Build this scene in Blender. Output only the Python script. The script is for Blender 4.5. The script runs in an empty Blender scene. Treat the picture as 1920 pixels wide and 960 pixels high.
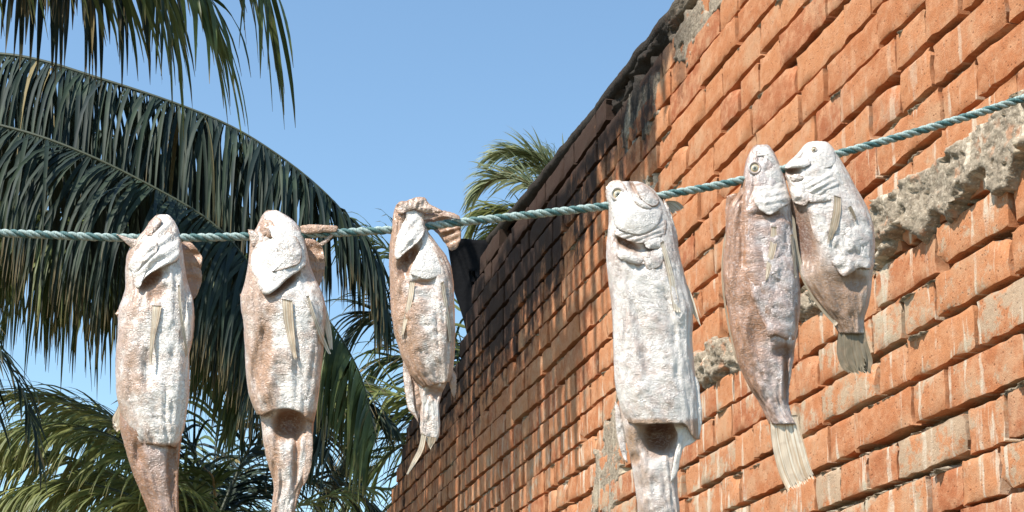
import bpy, bmesh, math, random
import numpy as np
from mathutils import Vector
random.seed(7)
RNG = np.random.default_rng(11)
SC = bpy.context.scene
COL = SC.collection

# ------------------------------------------------------------------ camera
F = 2900.0; PX, PY = 960.0, 1000.0
A = math.atan(469.0/F)
CAM = Vector((0, 0, 1.5))
cam = bpy.data.cameras.new('camera'); camo = bpy.data.objects.new('camera', cam); COL.objects.link(camo)
cam.sensor_fit = 'HORIZONTAL'; cam.sensor_width = 36; cam.lens = F/1920*36
cam.shift_y = (PY-480)/1920
cam.clip_start = 0.05; cam.clip_end = 5000
camo.location = CAM; camo.rotation_euler = (math.pi/2+A, 0, 0)
SC.camera = camo

# ------------------------------------------------------------------ sky, sun, exposure
SUN = Vector((-0.47, -0.40, 0.79)).normalized()
w = bpy.data.worlds.new('World'); SC.world = w; w.use_nodes = True
nt = w.node_tree
sky = nt.nodes.new('ShaderNodeTexSky'); sky.sky_type = 'NISHITA'; sky.sun_disc = False
sky.sun_elevation = math.asin(SUN.z); sky.sun_rotation = math.atan2(SUN.x, SUN.y)
sky.air_density = 1.25; sky.dust_density = 0.05; sky.ozone_density = 0.75; sky.altitude = 0
bg = nt.nodes['Background']; bg.inputs['Strength'].default_value = 0.135
tint = nt.nodes.new('ShaderNodeMix'); tint.data_type = 'RGBA'; tint.blend_type = 'MULTIPLY'; tint.inputs[0].default_value = 1
tint.inputs[7].default_value = (.90, 1.03, 1.07, 1)          # a clear tropical sky, a touch bluer than the model's
nt.links.new(sky.outputs[0], tint.inputs[6]); nt.links.new(tint.outputs[2], bg.inputs[0])
sl = bpy.data.lights.new('sun', 'SUN'); sl.energy = 5.0; sl.angle = math.radians(0.5); sl.color = (1, .955, .88)
so = bpy.data.objects.new('sun', sl); COL.objects.link(so)
so.rotation_euler = SUN.to_track_quat('Z', 'Y').to_euler(); so.location = (0, 0, 12)
SC.view_settings.view_transform = 'Standard'; SC.view_settings.look = 'None'
SC.view_settings.exposure = 0.52; SC.view_settings.gamma = 1
SC.render.resolution_x = 1024; SC.render.resolution_y = 512
SC.render.engine = 'CYCLES'
SC.cycles.max_bounces = 6; SC.cycles.transparent_max_bounces = 4

# ------------------------------------------------------------------ measuring helpers: where a sight line meets an upright plane
def ray(px, py):
    x = (np.asarray(px, float)-PX)/F; u = -(np.asarray(py, float)-PY)/F
    return x, math.cos(A)-u*math.sin(A), math.sin(A)+u*math.cos(A)
def at(px, py, Y):
    x, y, z = ray(px, py); k = np.asarray(Y, float)/y
    return np.stack([x*k, y*k, z*k+CAM.z], -1)
def project(p):
    p = np.asarray(p, float); x = p[..., 0]; y = p[..., 1]; z = p[..., 2]-CAM.z
    f = y*math.cos(A)+z*math.sin(A); u = -y*math.sin(A)+z*math.cos(A)
    return PX+F*x/f, PY-F*u/f

# numpy value noise
def _h(i, j, s):
    n = (i.astype(np.int64)*374761393+j.astype(np.int64)*668265263+s*1442695041) & 0x7fffffff
    n = ((n ^ (n >> 13))*1274126177) & 0x7fffffff
    return ((n ^ (n >> 16)) & 0xffff)/65535.0
def vn(x, y, s=0):
    x = np.asarray(x, float); y = np.asarray(y, float)
    i = np.floor(x); j = np.floor(y); fx = x-i; fy = y-j
    fx = fx*fx*(3-2*fx); fy = fy*fy*(3-2*fy)
    a = _h(i, j, s); b = _h(i+1, j, s); c = _h(i, j+1, s); d = _h(i+1, j+1, s)
    return (a*(1-fx)+b*fx)*(1-fy)+(c*(1-fx)+d*fx)*fy
def fbm(x, y, s=0, o=4):
    t = 0; a = .5; n = 0
    for k in range(o):
        t = t+a*vn(x*2**k, y*2**k, s+k*17); n += a; a *= .5
    return t/n            # 0..1
def sm(x, a, b):
    t = np.clip((x-a)/(b-a), 0, 1); return t*t*(3-2*t)

# ------------------------------------------------------------------ object helpers
def link(o, parent=None):
    COL.objects.link(o)
    if parent is not None: o.parent = parent
    return o
def mesh_obj(name, v, f, mat, parent=None, smooth=True, attrs=None, origin=None):
    v = np.asarray(v, float)
    if origin is not None: v = v-np.asarray(origin)
    m = bpy.data.meshes.new(name); m.from_pydata(v.tolist(), [], [tuple(q) for q in f]); 
    if smooth: m.polygons.foreach_set('use_smooth', [True]*len(m.polygons))
    for k, a in (attrs or {}).items():
        at_ = m.attributes.new(k, 'FLOAT', 'POINT'); at_.data.foreach_set('value', np.asarray(a, float).ravel())
    m.materials.append(mat); m.update()
    return link(bpy.data.objects.new(name, m), parent)
def thing(name, loc, label, cat, group=None):
    o = bpy.data.objects.new(name, None); o.empty_display_size = .1; o.location = loc; link(o)
    o['label'] = label; o['category'] = cat
    if group: o['group'] = group
    return o
def grid_faces(nr, nc, wrap=False):
    f = []
    for i in range(nr-1):
        for j in range(nc if wrap else nc-1):
            a = i*nc+j; b = i*nc+(j+1) % nc
            f.append((a, b, b+nc, a+nc))
    return f

# ------------------------------------------------------------------ node helpers
class NT:
    def __init__(s, name):
        s.m = bpy.data.materials.new(name); s.m.use_nodes = True; s.t = s.m.node_tree
        s.b = s.t.nodes['Principled BSDF']; s.out = s.t.nodes['Material Output']
    def n(s, k, **kw):
        o = s.t.nodes.new(k)
        for a, v in kw.items(): setattr(o, a, v)
        return o
    def set(s, sock, v):
        if isinstance(v, bpy.types.NodeSocket): s.t.links.new(v, sock)
        else: sock.default_value = v
    def math(s, op, a, b=0.0, c=None):
        o = s.n('ShaderNodeMath', operation=op); s.set(o.inputs[0], a); s.set(o.inputs[1], b)
        if c is not None: s.set(o.inputs[2], c)
        return o.outputs[0]
    def mix(s, f, a, b, blend='MIX'):
        o = s.n('ShaderNodeMix', data_type='RGBA', blend_type=blend); s.set(o.inputs[0], f)
        for sk, v in ((o.inputs[6], a), (o.inputs[7], b)):
            if not isinstance(v, bpy.types.NodeSocket): v = (*v, 1)
            s.set(sk, v)
        return o.outputs[2]
    def ramp(s, x, lo, hi, o0=0.0, o1=1.0):
        o = s.n('ShaderNodeMapRange', interpolation_type='SMOOTHSTEP'); s.set(o.inputs[0], x)
        s.set(o.inputs[1], lo); s.set(o.inputs[2], hi); s.set(o.inputs[3], o0); s.set(o.inputs[4], o1)
        return o.outputs[0]
    def noise(s, vec, scale, detail=4, rough=.6, dist=0):
        o = s.n('ShaderNodeTexNoise'); s.t.links.new(vec, o.inputs['Vector'])
        o.inputs['Scale'].default_value = scale; o.inputs['Detail'].default_value = detail
        o.inputs['Roughness'].default_value = rough; o.inputs['Distortion'].default_value = dist
        return o.outputs[0]
    def voro(s, vec, scale, feature='F1', rnd=1.0):
        o = s.n('ShaderNodeTexVoronoi', feature=feature); s.t.links.new(vec, o.inputs['Vector'])
        o.inputs['Scale'].default_value = scale; o.inputs['Randomness'].default_value = rnd
        return o.outputs['Distance']
    def vec(s, x, y, z):
        o = s.n('ShaderNodeCombineXYZ'); s.set(o.inputs[0], x); s.set(o.inputs[1], y); s.set(o.inputs[2], z); return o.outputs[0]
    def obj(s): return s.n('ShaderNodeTexCoord').outputs['Object']
    def pos(s): return s.n('ShaderNodeNewGeometry').outputs['Position']
    def attr(s, name): return s.n('ShaderNodeAttribute', attribute_name=name).outputs['Fac']
    def scl(s, v, xyz):
        o = s.n('ShaderNodeMapping'); s.t.links.new(v, o.inputs[0]); o.inputs['Scale'].default_value = xyz; return o.outputs[0]
    def bump(s, h, strength, dist, nrm=None):
        o = s.n('ShaderNodeBump'); s.set(o.inputs['Height'], h); o.inputs['Strength'].default_value = strength
        o.inputs['Distance'].default_value = dist
        if nrm is not None: s.t.links.new(nrm, o.inputs['Normal'])
        return o.outputs[0]
    def done(s, col, rough=.8, nrm=None, spec=None):
        s.set(s.b.inputs['Base Color'], col if isinstance(col, bpy.types.NodeSocket) else (*col, 1))
        s.set(s.b.inputs['Roughness'], rough)
        if nrm is not None: s.t.links.new(nrm, s.b.inputs['Normal'])
        if spec is not None: s.b.inputs['Specular IOR Level'].default_value = spec
        return s.m

# ================================================================== wall frame
rx, ry, rz = ray(224, 1469)
D = Vector((float(rx), float(ry), 0)).normalized()          # along the wall, away from the camera
N = Vector((-D.y, D.x, 0)); 
if N.x > 0: N = -N                                          # out of the wall face
_p = at(1750, 1469, 1.0); P0 = Vector((float(_p[0]), float(_p[1]), 0))*2.71
def wall(t, h, o=0.0):
    t = np.asarray(t, float); h = np.asarray(h, float); o = np.asarray(o, float)
    return np.stack([P0.x+t*D.x+o*N.x, P0.y+t*D.y+o*N.y, h+0*t+0*o], -1)
def to_wall(px, py):
    x, y, z = ray(px, py)
    k = (P0.x*N.x+P0.y*N.y)/(x*N.x+y*N.y)
    X, Y, Z = x*k, y*k, z*k+CAM.z
    return (X-P0.x)*D.x+(Y-P0.y)*D.y, Z
def tops(t):
    t0, h0 = zip(*[to_wall(*p) for p in ((1262, 0), (1110, 197), (960, 387), (915, 440))])
    return np.interp(t, t0, h0)
_e = sorted([tuple(float(q) for q in to_wall(*p))[::-1] for p in
      ((918, 440), (905, 480), (893, 520), (880, 570), (868, 620), (852, 680), (815, 730), (786, 765), (768, 795), (755, 835), (744, 880), (735, 920), (724, 960), (700, 1060))])
def t_end(h): return np.interp(h, [e[0] for e in _e], [e[1] for e in _e])
HJ = float(to_wall(1750, 791)[1])                            # height of one bed joint
PITCH = .085

# ------------------------------------------------------------------ wall materials
def wall_coords(s):
    p = s.pos(); dt = s.n('ShaderNodeVectorMath', operation='DOT_PRODUCT'); s.t.links.new(p, dt.inputs[0])
    dt.inputs[1].default_value = D
    t = s.math('SUBTRACT', dt.outputs['Value'], float(P0.dot(D)))
    sp = s.n('ShaderNodeSeparateXYZ'); s.t.links.new(p, sp.inputs[0])
    return p, t, sp.outputs[2]
TOPH = float(tops(2.5))
def wall_stains(s, col, p, t, h, mortar=False):
    st = s.vec(s.math('MULTIPLY', t, 9.0), s.math('MULTIPLY', h, 1.3), 0.0)
    fine = s.vec(s.math('MULTIPLY', t, 34.0), s.math('MULTIPLY', h, 2.6), 3.0)
    n1 = s.noise(st, 1.0, 5, .65); n2 = s.noise(fine, 1.0, 4, .6); n3 = s.noise(p, 14, 5, .7)
    # white runs of lime
    f = s.math('MULTIPLY', s.ramp(n2, .565, .63), s.ramp(h, 3.0, 2.55))
    f = s.math('MULTIPLY', f, s.ramp(n3, .35, .55))
    col = s.mix(s.math('MULTIPLY', f, .85), col, (.64, .53, .40))
    # cement dust smears
    g = s.math('MULTIPLY', s.ramp(s.noise(p, 7, 5, .7), .56, .66), s.ramp(h, 2.95, 2.5))
    col = s.mix(s.math('MULTIPLY', g, .8), col, (.50, .41, .29))
    # black mould from the top down and on the far end
    d = s.math('SUBTRACT', TOPH, h)
    reach = s.ramp(t, .6, 3.2, .24, .66)
    k = s.math('DIVIDE', d, reach)
    k = s.math('ADD', k, s.math('MULTIPLY', s.math('SUBTRACT', n1, .5), 2.0))
    k = s.math('ADD', k, s.math('MULTIPLY', s.math('SUBTRACT', n3, .5), 1.4))
    m = s.ramp(k, 1.12, .60)
    e = s.math('MULTIPLY', s.ramp(t, 2.6, 4.6), s.ramp(n2, .40, .60))
    m = s.math('MAXIMUM', m, s.math('MULTIPLY', e, .5))
    m = s.math('MULTIPLY', m, s.ramp(t, .9, 1.35))
    return s.mix(s.math('MULTIPLY', m, .93), col, (.022, .019, .018))
def make_brick_mat():
    s = NT('brick_clay'); p, t, h = wall_coords(s)
    rnd = s.math('ADD', s.n('ShaderNodeObjectInfo').outputs['Random'], s.attr('rnd'))
    rnd = s.math('FRACT', rnd)
    c = s.mix(rnd, (.45, .165, .068), (.53, .225, .10))
    c = s.mix(s.ramp(s.math('FRACT', s.math('MULTIPLY', rnd, 7.3)), .7, 1.0), c, (.38, .125, .055))
    n = s.noise(p, 30, 6, .7); c = s.mix(s.ramp(n, .38, .72), c, (.57, .285, .15))
    n2 = s.noise(p, 90, 4, .7); c = s.mix(s.math('MULTIPLY', s.ramp(n2, .52, .72), .6), c, (.34, .115, .05)); c = s.mix(s.math('MULTIPLY', s.ramp(s.noise(p, 9, 5, .65), .5, .66), .5), c, (.55, .34, .20))
    pit = s.voro(p, 75); c = s.mix(s.ramp(pit, .2, .08, 0, .6), c, (.25, .09, .04))
    r2 = s.math('FRACT', s.math('MULTIPLY', rnd, 13.7)); ct = s.math('ADD', s.math('MULTIPLY', r2, .55), s.math('MULTIPLY', s.noise(p, 20, 6, .75), 1.6))
    ct = s.math('ADD', ct, s.ramp(h, 2.85, 2.2, -.45, .0)); cm = s.ramp(ct, 1.20, 1.36)
    c = s.mix(s.math('MULTIPLY', cm, .78), c, s.mix(s.noise(p, 130, 3, .7), (.34, .25, .165), (.58, .455, .315)))
    c = wall_stains(s, c, p, t, h)
    g1 = s.bump(s.noise(p, 45, 8, .72), .6, .004); g2 = s.bump(s.noise(p, 260, 5, .8), .8, .0018, g1)
    g3 = s.bump(s.ramp(pit, .06, .22), .5, .002, g2)
    return s.done(c, .93, g3, .15)
def make_mortar_mat():
    s = NT('cement_mortar'); p, t, h = wall_coords(s)
    n = s.noise(p, 60, 6, .75)
    c = s.mix(s.ramp(n, .3, .7), (.20, .155, .11), (.42, .34, .25))
    peb = s.voro(p, 130); c = s.mix(s.ramp(peb, .28, .12, 0, .6), c, (.66, .56, .43))
    r = s.ramp(s.noise(p, 22, 3, .6), .58, .68); c = s.mix(s.math('MULTIPLY', r, .5), c, (.55, .24, .12))
    c = wall_stains(s, c, p, t, h)
    g1 = s.bump(n, .8, .004); g2 = s.bump(peb, .7, .0022, g1)
    return s.done(c, .97, g2, .1)
M_BRICK = make_brick_mat(); M_MORTAR = make_mortar_mat()

# ================================================================== ground
def ground():
    s = NT('sandy_soil'); p = s.pos(); n = s.noise(p, 1.6, 8, .65)
    c = s.mix(n, (.10, .075, .05), (.17, .13, .09)); c = s.mix(s.ramp(s.noise(p, .35, 5), .5, .65), c, (.045, .07, .025))
    m = s.done(c, .95, s.bump(s.noise(p, 18, 6), .6, .02), .1)
    xs = np.concatenate([-np.geomspace(3000, 3, 26), np.linspace(-2.5, 2.5, 11), np.geomspace(3, 3000, 26)])
    X, Y = np.meshgrid(xs, xs); Z = (fbm(X*.4, Y*.4, 5)-.5)*.12
    o = mesh_obj('ground', np.stack([X, Y, Z], -1).reshape(-1, 3), grid_faces(len(xs), len(xs)), m); o['kind'] = 'structure'
ground()

# ================================================================== brick wall
wall_t = thing('brick_wall', wall(0, 0), 'tall weathered red brick wall with black mould along its top and a stepped broken far end', 'wall')
WO = np.array(wall(0, 0))
def poly_in(x, y, poly):
    x = np.asarray(x, float); y = np.asarray(y, float); r = np.zeros(x.shape, bool); n = len(poly)
    for i in range(n):
        x0, y0 = poly[i]; x1, y1 = poly[(i+1) % n]
        if y0 == y1: continue
        c = ((y0 > y) != (y1 > y)) & (x < (x1-x0)*(y-y0)/(y1-y0)+x0); r ^= c
    return r
def poly_dist(x, y, poly):                 # signed distance, positive inside (in wall metres)
    x = np.asarray(x, float); y = np.asarray(y, float); d = np.full(x.shape, 1e9); n = len(poly)
    for i in range(n):
        x0, y0 = poly[i]; x1, y1 = poly[(i+1) % n]; dx, dy = x1-x0, y1-y0
        k = np.clip(((x-x0)*dx+(y-y0)*dy)/(dx*dx+dy*dy), 0, 1)
        d = np.minimum(d, np.hypot(x-x0-k*dx, y-y0-k*dy))
    return np.where(poly_in(x, y, poly), d, -d)
def wpoly(pts): return [tuple(float(q) for q in to_wall(*p)) for p in pts]
BAND = wpoly([(1632, 402), (1660, 378), (1721, 327), (1770, 305), (1800, 279), (1826, 250), (1890, 200), (2060, 80), (2060, 210), (1925, 300),
              (1909, 365), (1875, 376), (1860, 335), (1830, 368), (1800, 421), (1770, 405), (1744, 455), (1710, 432), (1672, 478), (1636, 500), (1600, 515), (1600, 440)])
CRUST = [wpoly(q) for q in (
    [(1300, 668), (1345, 625), (1385, 640), (1400, 690), (1350, 705), (1310, 735)],
    [(1490, 545), (1530, 520), (1600, 500), (1640, 505), (1625, 545), (1570, 575), (1500, 600)])]
SMEAR = [wpoly(q) for q in (
    [(1105, 960), (1115, 850), (1150, 750), (1180, 760), (1170, 880), (1140, 990)],
    [(1250, 60), (1290, 20), (1345, -20), (1372, -10), (1330, 70), (1290, 118), (1262, 112)],
    [(1170, 190), (1215, 130), (1245, 140), (1240, 220), (1200, 262), (1172, 262)],
    [(1190, 330), (1230, 290), (1225, 360), (1195, 390)])]
HOLES = [wpoly([(1752, 268), (1790, 232), (1800, 262), (1794, 290), (1758, 292)])]
def course_of(h): return math.floor((h-HJ)/PITCH)

def brick_variant(L, seed):
    rs = np.random.default_rng(seed); us = [0, .018, .1, .2, .3, .4, .5, .6, .7, .8, .9, .982, 1] if L > .15 else [0, .04, .2, .4, .6, .8, .96, 1]; vs_ = [0, .06, .3, .55, .8, .94, 1]; nx, nz = len(us), len(vs_)
    H = .0722; u = np.array(us); v = np.array(vs_)
    U, V = np.meshgrid(u, v)
    ex = 1-np.abs(2*U-1)**14; ez = 1-np.abs(2*V-1)**10
    X = (U-.5)*L; Z = (V-.5)*H
    edge = (np.minimum(U, 1-U) < .01) | (np.minimum(V, 1-V) < .01)
    j = rs.normal(0, 1, X.shape)
    X = X+np.where((U < .01) | (U > .99), rs.normal(0, .0016, X.shape), j*.001)
    Z = Z+np.where((V < .01) | (V > .99), rs.normal(0, .0013, X.shape), rs.normal(0, .001, X.shape))
    # sagged or chipped outline
    Z = Z+(V-.5)*2*(fbm(U*3+seed, V*0, seed)-.55)*.0032
    O = -.0016*(1-ex*ez)+rs.normal(0, .0007, X.shape)+(fbm(U*2.2+seed, V*1.5, seed+3)-.5)*.005
    if rs.random() < .4:
        cu, cv = rs.choice([0, 1]), rs.choice([0, 1]); r = rs.uniform(.15, .3)
        c = np.clip(1-np.hypot((U-cu)*L/.1, (V-cv))/r/1.6, 0, 1); O -= c*.012; X -= (cu-.5)*2*c*.007; Z -= (cv-.5)*2*c*.007
    front = np.stack([X, O, Z], -1).reshape(-1, 3)
    idx = lambda i, j_: i*nx+j_
    ring = [idx(0, k) for k in range(nx)]+[idx(i, nx-1) for i in range(1, nz)]+[idx(nz-1, k) for k in range(nx-2, -1, -1)]+[idx(i, 0) for i in range(nz-2, 0, -1)]
    back = front[ring].copy(); back[:, 1] = -.109
    V_ = np.concatenate([front, back]); n0 = len(front); m = len(ring)
    fc = [q[::-1] for q in grid_faces(nz, nx)]+[(ring[k], ring[(k+1) % m], n0+(k+1) % m, n0+k) for k in range(m)]
    return V_, fc
# local axes: x along wall (away), y out of the wall, z up
BR = {0: [brick_variant(.2275, 100+k) for k in range(14)], 1: [brick_variant(.108, 200+k) for k in range(12)]}
def place_local(v, t, h, o, rot, sx, sz):
    c, s = math.cos(rot), math.sin(rot); x = v[:, 0]*sx; z = v[:, 2]*sz
    X = x*c-z*s; Z = x*s+z*c
    return wall(t+X, h+Z, o+v[:, 1])
bricks = []
rr = random.Random(5)
h_lo = 1.5+.06
kk0 = course_of(1.86)
for k in range(kk0, course_of(3.65)+1):
    hc = HJ+k*PITCH+PITCH/2+.002
    t = -.75+rr.uniform(-.2, 0); last = rr.choice([0, 1]); tail = t_end(hc)
    while t < tail:
        last = (1-last) if rr.random() < .72 else last
        L = .2275 if last == 0 else .108
        if t+L > tail:
            if t+.108 < tail+.03: last = 1; L = .108
            else: break
        tc = t+L/2
        slope_h = hc+.004*math.sin(tc*1.7+k)
        if slope_h+.072 < tops(tc):
            bd = float(poly_dist(tc, slope_h, BAND)); hole = any(float(poly_dist(tc, slope_h, q)) > -.02 for q in HOLES)
            cr = max(float(poly_dist(tc, slope_h, q)) for q in CRUST)
            if bd < .045 and not hole and cr < .03:
                bricks.append((last, tc, slope_h, rr.gauss(.002, .0026), rr.gauss(0, .009), rr.uniform(.97, 1.02), rr.uniform(.93, 1.04), rr.randrange(14 if last == 0 else 12)))
        t += L+rr.uniform(.007, .013)
def app(b):
    p = wall(b[1], b[2]); px, py = project(p); d = p[1]
    vis = (-60 < px < 1980) and (-60 < py < 1010)
    return (vis, (.2275 if b[0] == 0 else .108)/d/d)
bricks.sort(key=app, reverse=True)
sh = {}
for b in bricks[:300]:
    key = (b[0], b[7])
    if key not in sh:
        v, f = BR[b[0]][b[7]]; m = bpy.data.meshes.new('brick'); m.from_pydata(v.tolist(), [], f)
        m.polygons.foreach_set('use_smooth', [True]*len(f)); m.materials.append(M_BRICK)
        try: m.set_sharp_from_angle(angle=math.radians(32))
        except Exception: pass
        sh[key] = m
    o = bpy.data.objects.new('brick', sh[key]); link(o, wall_t)
    o.location = Vector(wall(b[1], b[2], b[3])-WO)
    # local x -> D, y -> N, z -> up
    o.rotation_mode = 'XYZ'
    ang = math.atan2(D.y, D.x)
    o.rotation_euler = (0, -b[4], ang); o.scale = (b[5], 1, b[6])
vs, fs, rn = [], [], []; off = 0
for b in bricks[300:]:
    v, f = BR[b[0]][b[7]]; pv = place_local(v, b[1], b[2], b[3], b[4], b[5], b[6])
    vs.append(pv-WO); fs += [tuple(q+off for q in x) for x in f]; off += len(v); rn.append(np.full(len(v), rr.random()))
if vs:
    o = mesh_obj('brickwork', np.concatenate(vs), fs, M_BRICK, wall_t, attrs={'rnd': np.concatenate(rn)})
    try: o.data.set_sharp_from_angle(angle=math.radians(32))
    except Exception: pass
    o['kind'] = 'stuff'; o['label'] = 'small far bricks at the dark receding end of the wall'
print('bricks', len(bricks))

# ---- mortar: one relief sheet, recessed in the joints, proud where it was slapped on
def mortar():
    # columns get wider with distance so that each covers a like number of pixels
    ts = [-.8]
    while ts[-1] < 5.9: ts.append(ts[-1]+.0036*(1+max(0, ts[-1]+.8)*1.05))
    ts = np.array(ts); hs = np.arange(1.84, 3.56, .0046)
    T, H = np.meshgrid(ts, hs)
    T = T+(vn(T*90, H*90, 1)-.5)*.003; H = H+(vn(T*90, H*90, 2)-.5)*.003
    ph = ((H-HJ)/PITCH) % 1.0                       # 0/1 = joint centre; just above 0 is the mortar lying on the brick below
    rough = fbm(T*70, H*70, 9, 3)-.5; mid = fbm(T*14, H*22, 21, 3)-.5
    O = -.021+rough*.016+mid*.026
    O = O+np.where(ph < .5, -.014, 0)               # upper half of the joint eaten away
    lip = np.exp(-((ph-.945)/.035)**2); O = O+lip*(.008+mid*.05+.007*sm(H, 2.75, 2.3))
    for q in SMEAR:
        d = poly_dist(T, H, q); m_ = sm(d+(fbm(T*26, H*26, 31, 3)-.5)*.16, -.005, .012); O = O*(1-m_)+m_*(.0045+rough*.004+mid*.006)
    for q in CRUST:
        d = poly_dist(T, H, q); m_ = sm(d+(fbm(T*30, H*30, 33, 3)-.5)*.06, -.006, .014); O = O*(1-m_)+m_*(.013+rough*.030+mid*.02)
    d = poly_dist(T, H, BAND); m_ = sm(d+(fbm(T*34, H*34, 35, 3)-.5)*.035, -.005, .009)
    low = sm(-(vn(T*9, H*9, 5)-.5), -.2, .3)
    under = sm(d, .07, .0)*low                      # towards the ragged lower edge the cement is lumpy
    O = O*(1-m_)+m_*(.022+(fbm(T*150, H*150, 87, 2)-.5)*.008+mid*.012-.020*sm(vn(T*60, H*60, 91), .80, .92)+under*(vn(T*110, H*110, 78)-.5)*.022+under*(vn(T*80, H*80, 77)-.4)*.036)
    for q in HOLES:
        m_ = sm(poly_dist(T, H, q), -.006, .006); O = O*(1-m_)+m_*(-.07)
    # crumbling top
    tp = tops(T); m_ = sm(H-(tp-.055+(fbm(T*9, H*9, 41)-.5)*.08), 0, .015)
    O = O*(1-m_)+m_*(rough*.02-.002+mid*.02)
    H = np.minimum(H, tp-.0+(fbm(T*12, T*0, 51, 3)-.5)*.02)
    te = t_end(H); T = np.minimum(T, te+.02+(fbm(H*12, H*0, 52)-.5)*.03)
    V_ = wall(T, H, O).reshape(-1, 3)
    f = np.array(grid_faces(len(hs), len(ts)))
    a = V_[f[:, 0]]; b = V_[f[:, 1]]; c = V_[f[:, 2]]; e = V_[f[:, 3]]
    ar = np.linalg.norm(np.cross(c-a, e-b), axis=1); f = f[ar > 1e-9]
    o = mesh_obj('mortar', V_, f.tolist(), M_MORTAR, wall_t, origin=WO)
    o['label'] = 'grey crumbling mortar in the joints with a rough projecting cement band'
mortar()
def core():
    top = float(tops(3.0))
    pts = [(-.8, -.15)]+[(5.2, -.15)]
    pts = [(-.8, -.15), (float(t_end(1.85))+.1, -.15)]
    for h in np.arange(1.8, top-.03, .05): pts.append((float(t_end(h))-.005, float(h)))
    for t in np.linspace(float(t_end(top)), -.8, 24): pts.append((float(t), float(tops(t))-.016))
    n = len(pts); V_ = [wall(t, h, -.11) for t, h in pts]+[wall(t, h, -.24) for t, h in pts]
    f = [tuple(range(n)), tuple(range(2*n-1, n-1, -1))]+[(i, (i+1) % n, n+(i+1) % n, n+i) for i in range(n)]
    mesh_obj('wall_core', V_, f, M_MORTAR, wall_t, smooth=False, origin=WO)
    # lower courses, out of the picture: front skin down to the ground
    v, fs, rn = [], [], []; off = 0
    for k in range(course_of(.0)+1, kk0):
        hc = HJ+k*PITCH+PITCH/2; t = -.78+(k % 2)*.05
        while t < 5.9:
            vv, ff = BR[0][(k*3+int(t*9)) % 14]; pv = place_local(vv, t+.114, hc, 0, 0, 1, 1)
            v.append(pv); fs += [tuple(q+off for q in x) for x in ff]; off += len(vv); rn.append(np.full(len(vv), rr.random())); t += .237
    o = mesh_obj('lower_brickwork', np.concatenate(v), fs, M_BRICK, wall_t, attrs={'rnd': np.concatenate(rn)}, origin=WO); o['kind'] = 'stuff'
core()
def coping():
    s_ = np.linspace(-.8, float(t_end(float(tops(3.3))-.02))+.02, 420); n = len(s_); V_ = []
    prof = [(-.030, -.040), (-.012, -.034), (-.005, -.022), (-.004, -.005), (-.010, .001), (-.10, .010), (-.22, .006), (-.25, -.01), (-.25, -.05)]
    for j, (o, z) in enumerate(prof):
        nz = (fbm(s_*11, s_*0+j*.3, 61, 4)-.5)*(.016 if j < 5 else .006); nh = (fbm(s_*3, s_*0, 62, 3)-.5)*.014+(fbm(s_*30, s_*0+j, 63, 2)-.5)*(.012 if j < 2 else .003)
        V_.append(wall(s_, tops(s_)+z+nh, o+nz*1.2))
    V_ = np.concatenate(V_); m = len(prof); f = grid_faces(m, n)+[tuple(j*n for j in range(m)), tuple(j*n+n-1 for j in range(m))[::-1]]
    o = mesh_obj('coping', V_, f, M_MORTAR, wall_t, origin=WO); o['label'] = 'thin blackened cement coping along the sloping top'
coping()

# ================================================================== thin black sheet filling the dark area behind the far end
def dark_sheet():
    s = NT('plain_black'); p = s.obj(); m = s.done((.006, .006, .007), .9, s.bump(s.noise(p, 9, 4),   .6, .02), .1)
    pts = [(838, 452), (862, 444), (885, 446), (910, 449), (950, 452), (950, 640), (880, 640), (862, 575), (851, 542), (846, 500)]
    Y = 7.05; V_ = []; f = []
    L = [at(px, py, Y) for px, py in pts]; c = np.mean(L, 0); n = 40; R = 9
    per = []
    for i in range(len(L)):
        for k in range(4): per.append(L[i]*(1-k/4)+L[(i+1) % len(L)]*k/4)
    per = np.array(per); n = len(per)
    for side in (0, 1):
        for r in range(1, R+1):
            q = c+(per-c)*r/R; q[:, 1] += (fbm(q[:, 0]*9, q[:, 2]*2, 3)-.5)*.10+side*.02; V_.append(q)
    V_ = np.concatenate(V_); base = R*n
    for sd in (0, 1):
        f += [tuple(b+sd*base for b in q) for q in grid_faces(R, n, True)]
        f.append(tuple(range(sd*base, sd*base+n)))
    f += [(base-n+j, base-n+(j+1) % n, 2*base-n+(j+1) % n, 2*base-n+j) for j in range(n)]
    o = mesh_obj('black_sheet', V_, f, m, origin=c); o.location = c
    o['label'] = 'plain black sheet with a level top edge beside the wall\'s far end'; o['category'] = 'sheet'
dark_sheet()

# ================================================================== palms
def leaf_mat(name, c0, c1, rough=.5, trans=.22):
    s = NT(name); p = s.obj()
    r = s.n('ShaderNodeObjectInfo').outputs['Random']
    r = s.math('FRACT', s.math('ADD', r, s.attr('rnd')))
    c = s.mix(r, c0, c1); c = s.mix(s.ramp(s.noise(p, 3, 3), .5, .7), c, tuple(x*1.5 for x in c1))
    c = s.mix(s.ramp(s.math('FRACT', s.math('MULTIPLY', r, 5.7)), .972, .99), c, (.22, .17, .07))
    c = s.mix(s.ramp(s.attr('tip'), .8, 1.0, 0, .7), c, (.22, .15, .06))
    s.done(c, rough, None, .22)
    tr = s.n('ShaderNodeBsdfTranslucent'); s.t.links.new(c, tr.inputs[0])
    mx = s.n('ShaderNodeMixShader'); mx.inputs[0].default_value = trans
    s.t.links.new(s.b.outputs[0], mx.inputs[1]); s.t.links.new(tr.outputs[0], mx.inputs[2]); s.t.links.new(mx.outputs[0], s.out.inputs[0])
    return s.m
M_LEAF_D = leaf_mat('palm_leaf_dark', (.015, .027, .024), (.030, .045, .026), .62, .10)  # leaf copies go from backlit dark to sunlit pale; light is in the colour
M_LEAF_G = leaf_mat('palm_leaf_green', (.040, .062, .020), (.12, .145, .045), .48, .22)
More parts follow.
